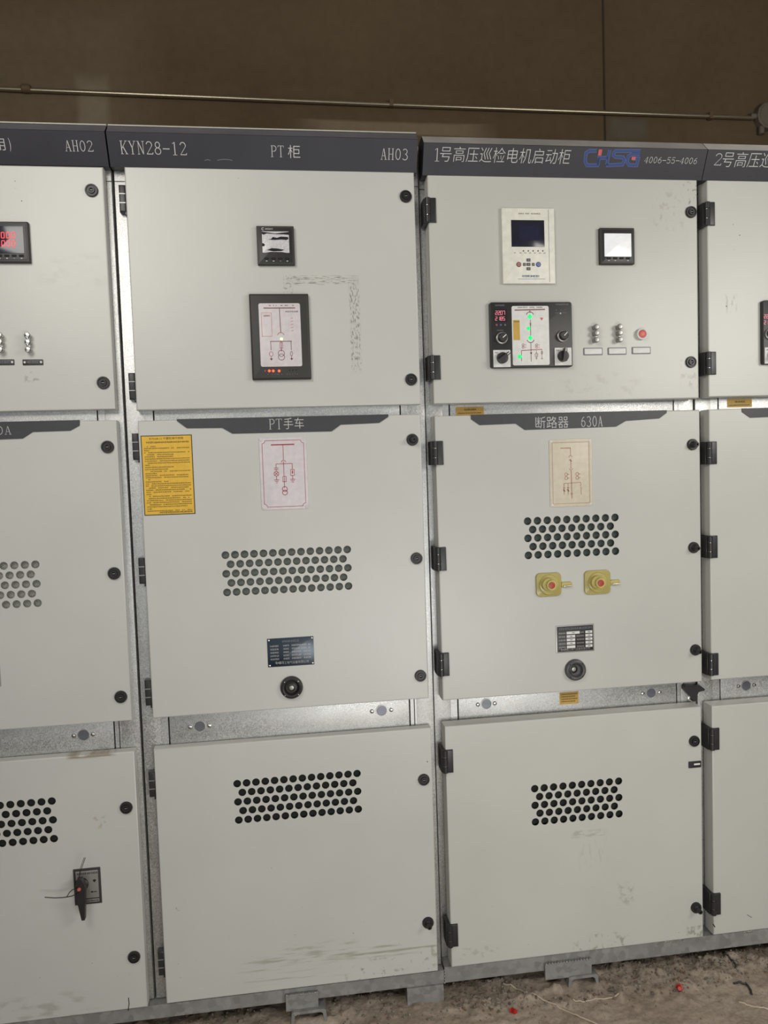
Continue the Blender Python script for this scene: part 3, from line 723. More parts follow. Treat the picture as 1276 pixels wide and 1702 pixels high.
# headers with their lettering
def h1(b, T):
    b.serif('AH02', *tr(T, 106, 233, 156, 252), .0006, LETTER)
    a = tr(T, -13, 230, 10, 250); b.text('用', *a, .0006, LETTER); b.text(')', *tr(T, 13, 229, 20, 252), .0006, LETTER)
header(cabs[0], BA - PA + .002, BA - .002, 2.338, 2.411, 2.438, h1, True, CHAMFER_SHEEN[0])
def h2(b, T):
    b.serif('KYN28-12', *tr(T, 198, 234, 311, 258), .0006, LETTER)
    b.serif('PT', *tr(T, 449, 242, 472, 261), .0006, LETTER); b.text('柜', *tr(T, 478, 241, 499, 263), .0006, LETTER)
    b.serif('AH03', *tr(T, 632.5, 246.5, 678, 266), .0006, LETTER)
    for x0, x1, y in ((361, 386, 266.5), (340, 350, 267)):
        q = [hit(x0 + (x1 - x0) * t / 6, y - 1.6 * sin(pi * t / 6), T) for t in range(7)]; b.stroke(q, .0014, .0007, GREYTXT)
header(cabs[1], BA + .002, BB - .012, 2.338, 2.411, 2.438, h2, True, CHAMFER_SHEEN[0])
def logo(b, T):
    X = lambda x: 940 + x / 5.317
    Y = lambda y: 230 + y / 5.317
    h = lambda pts: [hit(X(x), Y(y), T) for x, y in pts]
    Cc = [(272, 110), (205, 110), (178, 130), (170, 200), (185, 236), (240, 238), (280, 238), (292, 190), (292, 172), (370, 172)]
    Hh = [(388, 100), (372, 172), (362, 236)]
    H1 = [(292, 172), (285, 236)]
    Ss = [(660, 112), (440, 112), (420, 130), (420, 150), (440, 165), (505, 168), (515, 190), (500, 232), (352, 238)]
    Gg = [(655, 140), (585, 140), (550, 160), (540, 210), (560, 236), (625, 238), (640, 180), (590, 180)]
    for P_ in (Cc, Hh, H1, Ss, Gg): b.stroke(h(P_), .0092, .0006, LBLUE)
    for P_ in (Cc, Hh, H1, Ss, Gg): b.stroke(h(P_), .0064, .0008, BLUE)
    b.face(h([(290, 98), (322, 98), (312, 152), (282, 152)])[::-1], .0011, LOGORED); b.face(h([(582, 162), (618, 162), (612, 190), (578, 190)])[::-1], .0011, LOGORED)
def h3(b, T):
    b.serif('1', *tr(T, 720, 246, 732, 268), .0006, LETTER, bold=.9)
    b.text('号高压巡检电机启动柜', *tr(T, 731, 243, 945, 273), .0006, LETTER, thin=-.012, slant=.08)
    logo(b, T)
    b.serif('4006-55-4006', *tr(T, 1071, 260.5, 1157, 272.5), .0006, LETTER, slant=.12, bold=1.25)
header(cabs[2], BB + .004, BC - .001, 2.331, 2.403, 2.432, h3, False, CHAMFER_SHEEN[1])
def h4(b, T):
    b.serif('2', *tr(T, 1188.5, 255, 1198, 275), .0006, LETTER, bold=.9)
    a = tr(T, 1202.5, 252, 1277.5, 279); cw = (a[1] - a[0]) / 3.8
    b.text('号高压巡检电机启动柜', a[0], a[0] + cw * 10, a[2], a[3], .0006, LETTER, thin=-.012, slant=.08)
header(cabs[3], BC + .001, BC + PA - .002, 2.331, 2.403, 2.432, h4, False, CHAMFER_SHEEN[2])

# ---- cabinet at the left edge
r_top = (BA - PA + .036, avg_u((171.5, 273), (191, 680)), avg_u and (hit(95, 682)[1]), 2.337)
RU = lambda *p: avg_u(*p)
ZV = lambda *p: sum(hit(*q)[1] for q in p) / len(p)
L1 = BA - PA + .036
CG = (60, 56, 50)
d = door(cabs[0], 'upper_door', (L1, RU((171.5, 273), (191, 680)), ZV((0, 684), (190, 680)), 2.337), 'A', label='grey painted upper door',
  specks=[(25, 301, 1), (26, 313, .8), (36, 334, 1), (5, 276, .8)],
  smears=[(hit(53, 626)[0], hit(53, 626)[1], .02, .015, 60, 60, .5, .6, (120, 116, 104)), (hit(120, 450)[0], hit(120, 450)[1], .10, .05, 20, 30, .5, .12, (150, 130, 120))])
lock(d, 152.5, 317); lock(d, 172, 636.5)
r_ = rect([(-16, 370.5), (49, 371), (52.5, 437.5), (-13, 439)])
square_meter(cabs[0], r_, (r_[0] + .009, r_[1] - .012, r_[2] + .022, r_[3] - .012), SCREEN, 'black panel meter with red lit digits', digits=['100.0', '1000'])
link_strip(cabs[0], 3.5, 572, 0, 0); link_strip(cabs[0], 49.5, 572, 0, 0)
tag_label(cabs[0], rect([(-12, 597.5), (24, 597.5), (24, 607), (-12, 607)]), None, BLACK, '')
tag_label(cabs[0], rect([(38, 597.5), (72, 597.5), (72, 607), (38, 607)]), None, BLACK, '')
p = hit(58.9, 938.1); pu = (hit(62.4, 1002.3)[0] + p[0]) / 2; pi_ = hit(58.9, 938.1)[0] - hit(41.7, 939)[0]
vh = (hit(58.9, 938.1)[1] - hit(62.4, 1002.3)[1]) / 4
d = door(cabs[0], 'middle_door', (L1, RU((194.5, 700), (218.5, 1197)), ZV((0, 1214.5), (218, 1197)), ZV((0, 701), (194, 700))), 'A',
  vents=(pu - 13 * .0262, hit(58.9, 938.1)[1], .0262, vh, 14, 5, .0104), foam=0, label='grey painted middle door with a vent')
lock(d, 179, 743); lock(d, 190, 953); lock(d, 201, 1158)
name_strip(d, [(-205, 705), (133, 699)], [(-203, 712), (-185, 722), (-128, 725), (-112, 735), (38, 729), (55, 718), (117, 716), (132.5, 707.5)], [('s', '0A', -6, 709, 20, 722), ('s', '63', -33, 710, -9, 723)])
b_r = rect([(-75, 1108), (0.5, 1105), (2, 1141), (-73, 1145)]); nameplate(d, b_r, 'black')
p5 = hit(89.3, 1394); p1 = hit(86.3, 1331.5); pu = (p5[0] + p1[0]) / 2
d = door(cabs[0], 'lower_door', (L1, RU((225.5, 1246), (243, 1675)), ZV((12, 1701), (243, 1675)), ZV((0, 1268), (225, 1246))), 'A',
  vents=(pu - 13 * .0262, p1[1], .0262, (p1[1] - p5[1]) / 4, 14, 5, .0104), foam=3, label='grey painted lower door with a vent',
  specks=[(66, 1625, .9), (153, 1601, .9), (26, 1638, .8), (59, 1652, .6), (67, 1684, .8), (117, 1651, .7), (195, 1623, .7), (215, 1620, .8), (148, 1682, .6)],
  smears=[(hit(165, 1365)[0], hit(165, 1365)[1], .02, .02, 70, 70, .52, .5, (170, 150, 120)), (hit(60, 1680)[0], hit(60, 1680)[1], .18, .05, 14, 40, .5, .35, (130, 128, 112)),
          (hit(150, 1258)[0], hit(150, 1252)[1], .07, .012, 20, 60, .42, .7, (130, 112, 84))],
  extra=lambda b: b.stroke([hit(213.5, 1658), hit(214.5, 1668), hit(213, 1680)], .0022, .0004, DARK))
lock(d, 210, 1342); lock(d, 223, 1590)
beam_hole(fr1, 139, 1221.5, YA)
# rotary isolator with handle
r_ = rect([(121.9, 1444.9), (167.2, 1440.6), (169.1, 1499.6), (124.9, 1504.1)])
b = MB(); b.slab(*r_, 0, .003, BLACK2, .001, .0006); u0, u1, v0, v1 = r_; W = u1 - u0; H = v1 - v0
b.slab(u0 + .006, u1 - .006, v0 + .017, v1 - .006, .002, .0036, SILVER, .001, .0003); b.slab(u0 + .006, u1 - .006, v0 + .005, v0 + .0135, .002, .0036, SILVER, .001, .0003)
b.scrib(u0 + W * .14, u0 + W * .9, v1 - H * .16, .006, .0039, BLACK2, seed=3); b.scrib(u0 + W * .14, u0 + W * .9, v0 + .007, .0045, .0039, BLACK2, seed=4)
b.face([(u0 + W * .70, v0 + H * .66), (u0 + W * .77, v0 + H * .60), (u0 + W * .84, v0 + H * .66), (u0 + W * .77, v0 + H * .69)], .0039, DARK)
b.bar(u0 + W * .64, v0 + H * .34, u0 + W * .84, v0 + H * .34, .002, .0039, DARK); b.face([(u0 + W * .60, v0 + H * .34), (u0 + W * .68, v0 + H * .37), (u0 + W * .68, v0 + H * .31)], .0039, DARK)
iso = b.build('rotary_isolator', cabs[0], 'black framed isolator plate')
HT = plane_at(-.034)
hc = hit(136.5, 1468)
b = MB(); b.lathe(hc[0], hc[1], [(.018, .003), (.018, .010), (.013, .013), (.012, .030)], BLACK, 24); b.build('handle_boss', iso)
t0 = hit(132, 1461, HT); t1 = hit(138.5, 1528, HT); tm = hit(133, 1478, HT)
b = MB(HT)
P_ = [(t0[0] - .006, t0[1] + .001), (t0[0] + .006, t0[1] + .001), (tm[0] + .0150, tm[1] + .004), (tm[0] + .013, tm[1] - .012), (t1[0] + .005, t1[1]), (t1[0] - .003, t1[1]), (tm[0] - .010, tm[1] - .018), (tm[0] - .013, tm[1] + .004)]
b.loft([(P_[::-1], -.010), (P_[::-1], .006)], BLACK)
b.build('handle_lever', iso)
b = MB(HT); rd = hit(132.5, 1476, HT); b.lathe(rd[0], rd[1], [(.005, .006), (.0045, .0085), (.001, .009)], BTNRED, 16); b.build('red_button', iso, 'small red centre button')
# cable tie looped round the handle
b = MB(HT)
q = lambda x, y, w_=.004: (*hit(x, y, HT), w_)
b.tube([q(138.5, 1466, -.012), q(130, 1473, .009), q(121, 1477, .006), q(116, 1482), q(112, 1489), q(109, 1490)], .0011, BLACK)
b.tube([q(138, 1478, -.012), q(131, 1482, .009), q(121, 1487, .006), q(112, 1489.5), q(104, 1490.5), q(92, 1491), q(75, 1490)], .0013, BLACK)
b.tube([q(131, 1461, .002), q(134, 1449), q(138, 1437), q(142.5, 1424)], .0008, BLACK); b.tube([q(131, 1461, .002), q(134, 1442), q(140.5, 1424)], .0007, BLACK)
tag(b.build('cable_tie'), 'thin black cable tie looped round the rotary isolator handle', 'cable tie')

# ---- cabinet with the yellow sign
c2 = cabs[1]
tape = (150, 146, 136)
ta = hit(480, 462); tb = hit(590, 468); tc_ = hit(587, 605)
d = door(c2, 'upper_door', (RU((205, 278), (228, 682)), RU((689, 284), (698, 672)), ZV((228, 682), (698, 672)), ZV((205, 279), (689, 284))), 'A', label='grey painted upper door with tape residue',
  smears=[((ta[0] + tb[0]) / 2, (ta[1] + tb[1]) / 2 - .001, .105, .014, 45, 300, .50, .75, (112, 108, 98)),
          (tb[0] - .004, (tb[1] + tc_[1]) / 2 - .006, .016, .135, 260, 90, .50, .75, (112, 108, 98)),
          (ta[0] - .003, ta[1] - .018, .014, .028, 160, 160, .50, .55, (120, 116, 106))],
  specks=[(396, 296, .6), (585, 608, 1), (588, 613, .8), (583, 492, .8)])
for x, y in ((674, 327), (683, 631)): lock(d, x, y)
ed = RU((205, 278), (228, 682)); 
for x, y in ((201, 327), (218, 641)): hingeA(d, x, y, ed)
r_ = rect([(425.8, 377.9), (487.8, 378.2), (490.3, 442.2), (428.8, 442.4)])
square_meter(c2, r_, rect([(434.8, 386.9), (479.6, 388), (481, 423), (437, 422.5)]), FILM, 'black panel meter with crinkled film on its screen', logo=1)
# status indicator
r_ = rect([(413.2, 490.1), (511.3, 490), (517.9, 630.8), (420.3, 632.3)]); u0, u1, v0, v1 = r_
b = MB(); b.slab(u0, u1, v0, v1, 0, .016, BLACK2, .002, .006)
for k in range(3): b.slab(u0 + .098 + .0085 * k, u0 + .101 + .0085 * k, v0 + .022, v0 + .025, .0155, .0165, DARK)
b.scrib(u0 + .098, u0 + .132, v0 + .034, .003, .0162, GREYTXT, seed=4); b.scrib(u0 + .03, u0 + .135, v0 + .012, .003, .0162, GREYTXT, seed=6, gap=.6)
si = b.build('status_indicator', c2, 'black framed indicator with lit red lamps')
T16 = plane_at(-.016)
r2 = rect([(428.8, 504.4), (498, 504), (502.5, 608.6), (433.9, 610)], T16); w_ = .0176; a0, a1, e0, e1 = r2; W = a1 - a0; H = e1 - e0
b = MB(); b.slab(*r2, .0158, .0172, PLATE, .005, .0003)
X = lambda t: a0 + t * W
Z = lambda t: e1 - t * H
b.bar(X(.12), Z(.075), X(.88), Z(.075), .0024, w_, MAROON); b.scrib(X(.25), X(.85), Z(.045), .0035, w_, RED, seed=8, gap=.25)
b.bar(X(.50), Z(.08), X(.51), Z(.46), .0016, w_, MAROON); b.stroke(arc(X(.51), Z(.515), W * .08, W * .08, 15, 165, 10), .0012, w_, RED)
b.stroke([(X(.06), Z(.15)), (X(.30), Z(.15)), (X(.30), Z(.52)), (X(.06), Z(.52))], .0008, w_, LOGORED, True)
b.scrib(X(.11), X(.26), Z(.21), .0045, w_, RED, seed=9); b.scrib(X(.64), X(.94), Z(.145), .0045, w_, GREYTXT, seed=2)
for k in range(5): b.bar(X(.76), Z(.24 + .05 * k), X(.82), Z(.23 + .05 * k), .0010, w_, LOGORED)
b.bar(X(.25), Z(.60), X(.77), Z(.60), .0016, w_, MAROON); b.bar(X(.51), Z(.58), X(.51), Z(.76), .0014, w_, RED)
b.stroke([(X(.475), Z(.62)), (X(.545), Z(.62)), (X(.545), Z(.71)), (X(.475), Z(.71))], .0010, w_, RED, True)
for z in (.79, .85): b.stroke(arc(X(.505), Z(z), W * .075, W * .075, 0, 360, 14), .0012, w_, MAROON)
for x, st in ((.26, 0), (.75, 1)):
    b.bar(X(x), Z(.60), X(x), Z(.74), .0014, w_, MAROON)
    b.stroke(arc(X(x), Z(.80), W * (.045 if not st else .025), W * .055, 0, 360, 12), .0011, w_, RED if not st else MAROON)
    b.bar(X(x), Z(.84), X(x), Z(.88), .0012, w_, MAROON); b.face([(X(x - .035), Z(.87)), (X(x), Z(.905)), (X(x + .035), Z(.87))], w_, MAROON)
b.build('display_plate', si, 'pale pink diagram plate')
b = MB(); b.lathe(X(.52), Z(.565), [(.0042, .0172), (.0038, .0185), (.001, .0188)], LEDWARM, 14); b.build('indicator_lamp', si, 'pale green lamp')
for k, x in enumerate((447.4, 454, 463.8)):
    uu, vv = hit(x, 616.5, T16); b = MB(); b.lathe(uu, vv, [(.0034, .016), (.0032, .0178), (.001, .019)], LEDRED, 14); b.build('indicator_lamp', si, 'lit red lamp')
uu, vv = hit(440.5, 616.5, T16); b = MB(); b.lathe(uu, vv, [(.003, .016), (.0026, .0176), (.001, .018)], KEYRED, 14); b.build('indicator_lamp', si, 'unlit lamp')

p1 = hit(374.7, 923); p5 = hit(377.2, 985); pr = hit(577, 913)
m_d = door(c2, 'middle_door', (RU((228, 699), (254, 1195)), RU((699, 689), (712.5, 1160)), ZV((254, 1195), (712, 1160)), ZV((228, 699), (699, 689))), 'A',
  vents=((p1[0] + p5[0]) / 2, (p1[1] + pr[1]) / 2, (pr[0] - p1[0]) / 13, (p1[1] - p5[1]) / 4, 14, 5, .0106), foam=1, label='grey painted middle door with a vent')
lock_stud(m_d, 685, 731); lock(m_d, 692, 928); lock(m_d, 698.5, 1123)
ed = RU((228, 699), (254, 1195))
for x, y in ((224, 742), (235, 950), (245, 1154)): hingeA(m_d, x, y, ed)
name_strip(m_d, [(293.7, 696.4), (645, 689)], [(294.2, 700), (310.6, 711.9), (369.3, 711.4), (386.2, 720.9), (551, 717), (566, 706), (630, 703), (645, 693)],
  [('s', 'PT', 446, 697, 469, 713), ('t', '手', 471, 695, 487, 713), ('t', '车', 489, 694.5, 505, 712)])
r_ = rect([(232.4, 724.3), (317.7, 722.3), (325.6, 853.2), (241.5, 857.8)]); u0, u1, v0, v1 = r_; W = u1 - u0; H = v1 - v0
b = MB(); b.slab(*r_, 0, .001, INK); b.slab(u0 + .0022, u1 - .0022, v0 + .0022, v1 - .0022, .0008, .0014, YELLOW)
b.text('KYN28-12 中置柜操作规程', u0 + W * .17, u0 + W * .83, v1 - H * .055, v1 - H * .025, .0017, INK, thin=0)
b.scrib(u0 + W * .10, u0 + W * .93, v1 - H * .098, H * .022, .0017, INK, seed=1)
rn = random.Random(4); k = 0; row = .145
while row < .955:
    head = k in (0, 13)
    a = .06 if (k % 4) else .11
    e = rn.choice((.94, .94, .94, .62, .5)) if not head else .28
    if k % 7 == 2: e = .15
    b.scrib(u0 + W * a, u0 + W * e, v1 - H * row, H * .0155, .0017, INK, gap=.06, seed=k, cell=1.3); row += .0262 if not head else .024; k += 1
b.scrib(u0 + W * .3, u0 + W * .94, v0 + H * .022, H * .022, .0017, INK, seed=77)
b.build('instruction_sign', m_d, 'yellow instruction sign with fine black text')
diag_plate(m_d, rect([(429.1, 728), (509.5, 726), (512.6, 845), (435.6, 848.4)]), PLATE, RED, 'pt', 'white plate with red circuit diagram', 'notched')
nameplate(m_d, rect([(444.1, 1062), (520.9, 1057), (521.8, 1102.8), (445, 1110.3)]), 'navy')
round_socket(m_d, 484.5, 1142, True)
p1 = hit(394.7, 1302.9); p5 = hit(396.2, 1363.5); pr = hit(593.8, 1285.3)
zz = lambda px, py: hit(px, py)
s1 = zz(550, 1590); s2 = zz(470, 1620); s3 = zz(620, 1600)
l_d = door(c2, 'lower_door', (RU((256, 1246), (275.5, 1669)), RU((716, 1209), (728, 1614)), ZV((275.5, 1669), (728, 1614)), ZV((256, 1246), (716, 1209))), 'A',
  vents=((p1[0] + p5[0]) / 2, (p1[1] + pr[1]) / 2, (pr[0] - p1[0]) / 13, (p1[1] - p5[1]) / 4, 14, 5, .0106), foam=3, label='grey painted lower door with scuff marks',
  smears=[(s1[0], s1[1] + .01, .27, .022, 9, 120, .52, .55, (140, 136, 116)), (s1[0] - .03, s1[1] + .03, .12, .03, 16, 90, .52, .45, (150, 146, 126)),
          (zz(640, 1576)[0] + .02, zz(640, 1576)[1], .16, .0035, 12, 60, .36, .6, (140, 138, 118)), (zz(722, 1580)[0], zz(722, 1575)[1], .012, .02, 60, 60, .42, .5, (140, 138, 118)), (s2[0], s2[1], .20, .018, 7, 150, .54, .45, (146, 142, 124)), (s3[0] + .05, s3[1] - .02, .16, .05, 45, 50, .58, .7, (106, 102, 90)), (zz(300, 1500)[0], zz(300, 1500)[1], .05, .05, 60, 60, .64, .5, (120, 118, 108))],
  # a long thin rub mark where something leaned on the door
  specks=[(451, 1443, .7), (490, 1554, .9), (503, 1508, .7), (587, 1551, .8), (605, 1532, .7), (296, 1602, .7), (325, 1596, .6), (635, 1618, 1.2), (637, 1608, .9), (712, 1610, 1.0), (710, 1266, 1.1), (669, 1237, .6), (437, 1660, .8), (300, 1625, .7), (380, 1560, .6), (663, 1568, .8), (648, 1500, .7), (668, 1462, .6), (690, 1530, .6)])
lock(l_d, 704, 1295.5); lock_stud(l_d, 711, 1533)
ed = RU((256, 1246), (275.5, 1669))
for x, y in ((253, 1307), (266, 1606)): hingeA(l_d, x, y, ed)
for x, y in ((332, 1207), (634, 1181)): beam_hole(fr2, x, y, YA)

# ---- cabinet with the logo
c3 = cabs[2]
u_d = door(c3, 'upper_door', (RU((711, 288.5), (719.5, 673)), RU((1159, 294), (1160.5, 660.5)), ZV((719.5, 673), (1160.5, 660.5)), ZV((711, 288.5), (1159, 294))), 'B', label='grey painted upper door',
  smears=[(zz(1110, 350)[0], zz(1110, 350)[1], .05, .06, 60, 40, .54, .45, (150, 140, 122)), (zz(1145, 620)[0], zz(1145, 620)[1], .03, .05, 60, 60, .52, .45, (150, 142, 124)), (zz(1150, 320)[0], zz(1150, 320)[1], .03, .05, 90, 90, .56, .7, (110, 102, 90)),
          (zz(1000, 640)[0], zz(1000, 640)[1], .14, .04, 30, 40, .54, .22, (150, 140, 122))],
  specks=[(1156, 309, .9), (1155, 324, .9), (1117, 425, .6), (1152, 333, .6)], col=(195, 194, 188))
ed = RU((711, 288.5), (719.5, 673))
for x, y in ((716, 350), (724, 611)): hingeB(u_d, x, y, ed)
lock(u_d, 1147.5, 353); lock(u_d, 1147.5, 602)
# protection relay
r_ = rect([(831.9, 347.6), (919.1, 348), (920.9, 473), (833.9, 473)]); u0, u1, v0, v1 = r_; W = u1 - u0; H = v1 - v0
b = MB(); b.slab(*r_, 0, .010, CREAM, .0015, .002); b.slab(u1 - .018, u1 - .017, v0 + .004, v1 - .004, .009, .0104, GREYTXT)
b.scrib(u0 + W * .28, u0 + W * .74, v1 - H * .085, .0042, .0104, GREYTXT, seed=3, gap=.1)
for k, x in enumerate((210, 247, 278, 310, 342, 375, 406)):
    uu = u0 + (x - 130) / 348 * W; b.scrib(uu - .0025, uu + .003, v1 - H * .60, .0028, .0104, GREYTXT, seed=k)
b.scrib(u0 + W * .36, u0 + W * .68, v0 + H * .085, .0062, .0104, LBLUE, seed=5, cell=.7); b.bar(u0 + W * .28, v0 + H * .062, u0 + W * .80, v0 + H * .062, .0010, .0104, LBLUE)
rel = b.build('protection_relay', c3, 'cream faced protection relay')
TR = plane_at(-.010); s_ = rect([(848.9, 365.9), (904, 366), (904.8, 410.3), (850, 410.3)], TR)
b = MB(); b.slab(*s_, .0095, .0106, SCREEN, .001, .0002); b.slab(s_[0] + .022, s_[1] - .014, s_[2] + .018, s_[3] - .014, .0104, .0109, BLUEGLOW); b.build('display', rel, 'dark display')
X5 = lambda x: 800 + x / 3.9875
Y5 = lambda y: 330 + y / 3.9875
for k, x in enumerate((210, 247, 278, 310, 342, 375, 406)):
    uu, vv = hit(X5(x), Y5(347), TR); b = MB(); b.lathe(uu, vv, [(.0020, .010), (.0016, .0112)], (CREAM if k < 2 else BLACK), 10); b.build('status_lamp', rel)
for x, y, mm, k in ((247, 437, KEYRED, 'r'), (377, 437, KEYBLUE, 'r'), (284, 437, KEYGREY, 's'), (311, 437, KEYGREY, 'w'), (343, 437, KEYGREY, 's'), (311, 408, KEYGREY, 'w'), (311, 466, KEYGREY, 'w')):
    uu, vv = hit(X5(x), Y5(y), TR); b = MB()
    if k == 'r': b.lathe(uu, vv, [(.0072, .010), (.0068, .0115), (.002, .0118)], mm, 18); b.stroke(arc(uu, vv, .0032, .0032, 0, 360, 10), .0009, .0122, LETTER)
    else: hw = .0038 if k == 's' else .0055; b.slab(uu - hw, uu + hw, vv - .004, vv + .004, .0098, .0118, mm, .001, .0004); b.bar(uu - .0018, vv, uu + .0018, vv, .001, .0120, LETTER)
    b.build('key', rel)
# second meter
r_ = rect([(993.6, 381), (1051, 381), (1051, 441), (994.6, 441)])
square_meter(c3, r_, rect([(1004, 388.2), (1048.5, 388.2), (1048.8, 426.6), (1004, 426.6)], plane_at(-.013)), FILMB, 'black panel meter with bright white screen film')
# control panel
r_ = rect([(811.3, 505.5), (946.2, 502.3), (949.2, 608.4), (814.5, 615)]); u0, u1, v0, v1 = r_; W = u1 - u0; H = v1 - v0
X8 = lambda x: 800 + x / 7.975
Y8 = lambda y: 490 + y / 7.975
TP = plane_at(-.014)
hp = lambda x, y: hit(X8(x), Y8(y), TP)
b = MB(); b.slab(*r_, 0, .014, BLACK, .006, .002)
a = hp(180, 150); e = hp(300, 132); b.scrib(a[0], e[0], a[1], .0045, .0144, GREYTXT, seed=1)
a = hp(980, 138); e = hp(1150, 125); b.scrib(a[0], e[0], a[1], .0045, .0144, GREYTXT, seed=2)
for x, y, s_ in ((990, 205, .0016), (1050, 202, .0012), (1110, 200, .0012), (1047, 246, .0024)):
    a = hp(x, y); b.lathe(a[0], a[1], [(s_, .014), (s_ * .7, .0148)], LETTER if s_ > .002 else GREYTXT, 10)
for x0, x1, y in ((975, 1020, 250), (1075, 1125, 246), (205, 290, 478), (975, 1010, 490)):
    a = hp(x0, y); e = hp(x1, y); b.scrib(a[0], e[0], a[1], .0032, .0144, GREYTXT, seed=x0)
cp = b.build('control_panel', c3, 'black control panel with lit green lamps')
r2 = rect([(X8(395), Y8(152)), (X8(885), Y8(145)), (X8(905), Y8(925)), (X8(415), Y8(942))], TP)
b = MB(); b.slab(*r2, .0136, .0152, WHITE, .005, .0003); w_ = .0156
def L8(pts, wd, m, cl=False): b.stroke([hp(*p) for p in pts], wd, w_, m, cl)
a = hp(475, 178); e = hp(805, 165); b.scrib(a[0], e[0], a[1], .0042, w_, GREYTXT, seed=3, gap=.1)
L8([(437, 205), (838, 195)], .0028, MAROON); L8([(638, 200), (640, 245)], .0016, RED)
for cx, cy, a0, a1 in ((640, 278, 15, 165), (648, 585, 195, 345)):
    c_ = hp(cx, cy); b.stroke(arc(c_[0], c_[1], .0105, .0105, a0, a1, 12), .0018, w_, MAROON)
L8([(645, 330), (652, 600)], .0014, MAROON); L8([(652, 640), (656, 885)], .0014, MAROON)
for s_ in (-1, 1): L8([(645 - 12 * s_, 375), (647 + 12 * s_, 405)], .0010, MAROON)
L8([(527, 740), (800, 724)], .0018, RED); L8([(527, 740), (530, 880)], .0014, MAROON)
L8([(725, 728), (728, 860)], .0012, FADED); L8([(797, 726), (800, 860)], .0012, FADED)
c_ = hp(726, 800); b.stroke(arc(c_[0], c_[1], .0040, .0065, 0, 360, 12), .001, w_, MAROON); c_ = hp(798, 770); b.stroke(arc(c_[0], c_[1], .0022, .004, 0, 360, 12), .001, w_, MAROON)
for x in (726, 798): L8([(x - 14, 845), (x + 14, 845)], .001, MAROON)
for x in (550, 728):
    for y in (665, 695): c_ = hp(x, y); b.stroke(arc(c_[0], c_[1], .003, .0028, 0, 360, 8), .0012, w_, RED); L8([(x + 22, y), (x + 42, y)], .0012, RED)
b.face([hp(x, y) for x, y in ((640, 765), (655, 795), (670, 765))], w_, MAROON); b.face([hp(x, y) for x, y in ((772, 305), (795, 345), (818, 303))], w_, BTNRED)
a = hp(415, 335); e = hp(508, 600); b.slab(a[0], e[0], e[1], a[1], .015, .0156, OCHRE)
a = hp(425, 365); e = hp(500, 350); b.scrib(a[0], e[0], a[1], .003, .0159, INK, seed=4)
b.build('diagram_plate', cp, 'white mimic diagram plate')
for x, y, rd in ((640, 290, .0078), (622, 447, .0056), (645, 572, .0078), (505, 820, .0062)):
    a = hp(x, y); b = MB(); b.lathe(a[0], a[1], [(rd, .0152), (rd * .9, .0165), (rd * .3, .017)], LEDGREEN, 4 if rd > .007 else 10); b.build('indicator_lamp', cp, 'lit green lamp')
a = hp(160, 190); e = hp(345, 355); b = MB(); b.slab(a[0], e[0], e[1], a[1], .0136, .0146, DARK, .001, .0002)
q = hp(182, 265); b.seg7('2207', q[0], q[1], .0105, .0150, LEDPINK, .0072); q = hp(182, 340); b.seg7('2185', q[0], q[1], .0100, .0150, LEDPINK, .0072)
b.build('digital_display', cp, 'pink lit number display')
for x, mm in ((198, KEYRED), (253, KEYBLUE), (310, KEYGREY)):
    a = hp(x, 400); b = MB(); b.lathe(a[0], a[1], [(.0034, .014), (.003, .016), (.001, .0162)], mm, 12); b.build('key', cp)
a = hp(267, 575); knob(cp, a[0], a[1], .0165, 40, .014); a = hp(1075, 548); knob(cp, a[0], a[1], .0165, 45, .014)
for pts, c_, ang in (([(150, 738), (380, 728), (383, 955), (160, 965)], (268, 842), 40), ([(965, 705), (1188, 700), (1192, 935), (968, 935)], (1070, 818), 85)):
    rr_ = rect([(X8(x), Y8(y)) for x, y in pts], TP); a = hp(*c_); cam_switch(cp, a[0], a[1], .0155, rr_, ang, .0138)
for x, lx in ((989, (969.3, 1000.6)), (1028, (1009.7, 1040.3))):
    link_strip(c3, x - 2, 556.5 if x < 1000 else 556, 0, 0, SILVER)
a = hit(1064.5, 556); b = MB(); b.lathe(a[0], a[1], [(.0155, 0), (.0162, .008), (.0155, .011), (.0125, .0118), (.0115, .010)], WHITE, 28); b.lathe(a[0], a[1], [(.0112, .007), (.0110, .0112), (.009, .0122), (.003, .0124)], BTNRED, 24)
b.build('push_button', c3, 'round push button, pink red with a white ring')
for l_, r__, y0, y1 in ((969.3, 1000.6, 578.5, 590.5), (1009.7, 1040.3, 578, 589.8), (1049.7, 1080.3, 577, 588.6)):
    tag_label(c3, rect([(l_, y0), (r__, y0 - .4), (r__, y1 - .4), (l_, y1)]), WHITE, GREYTXT, '')

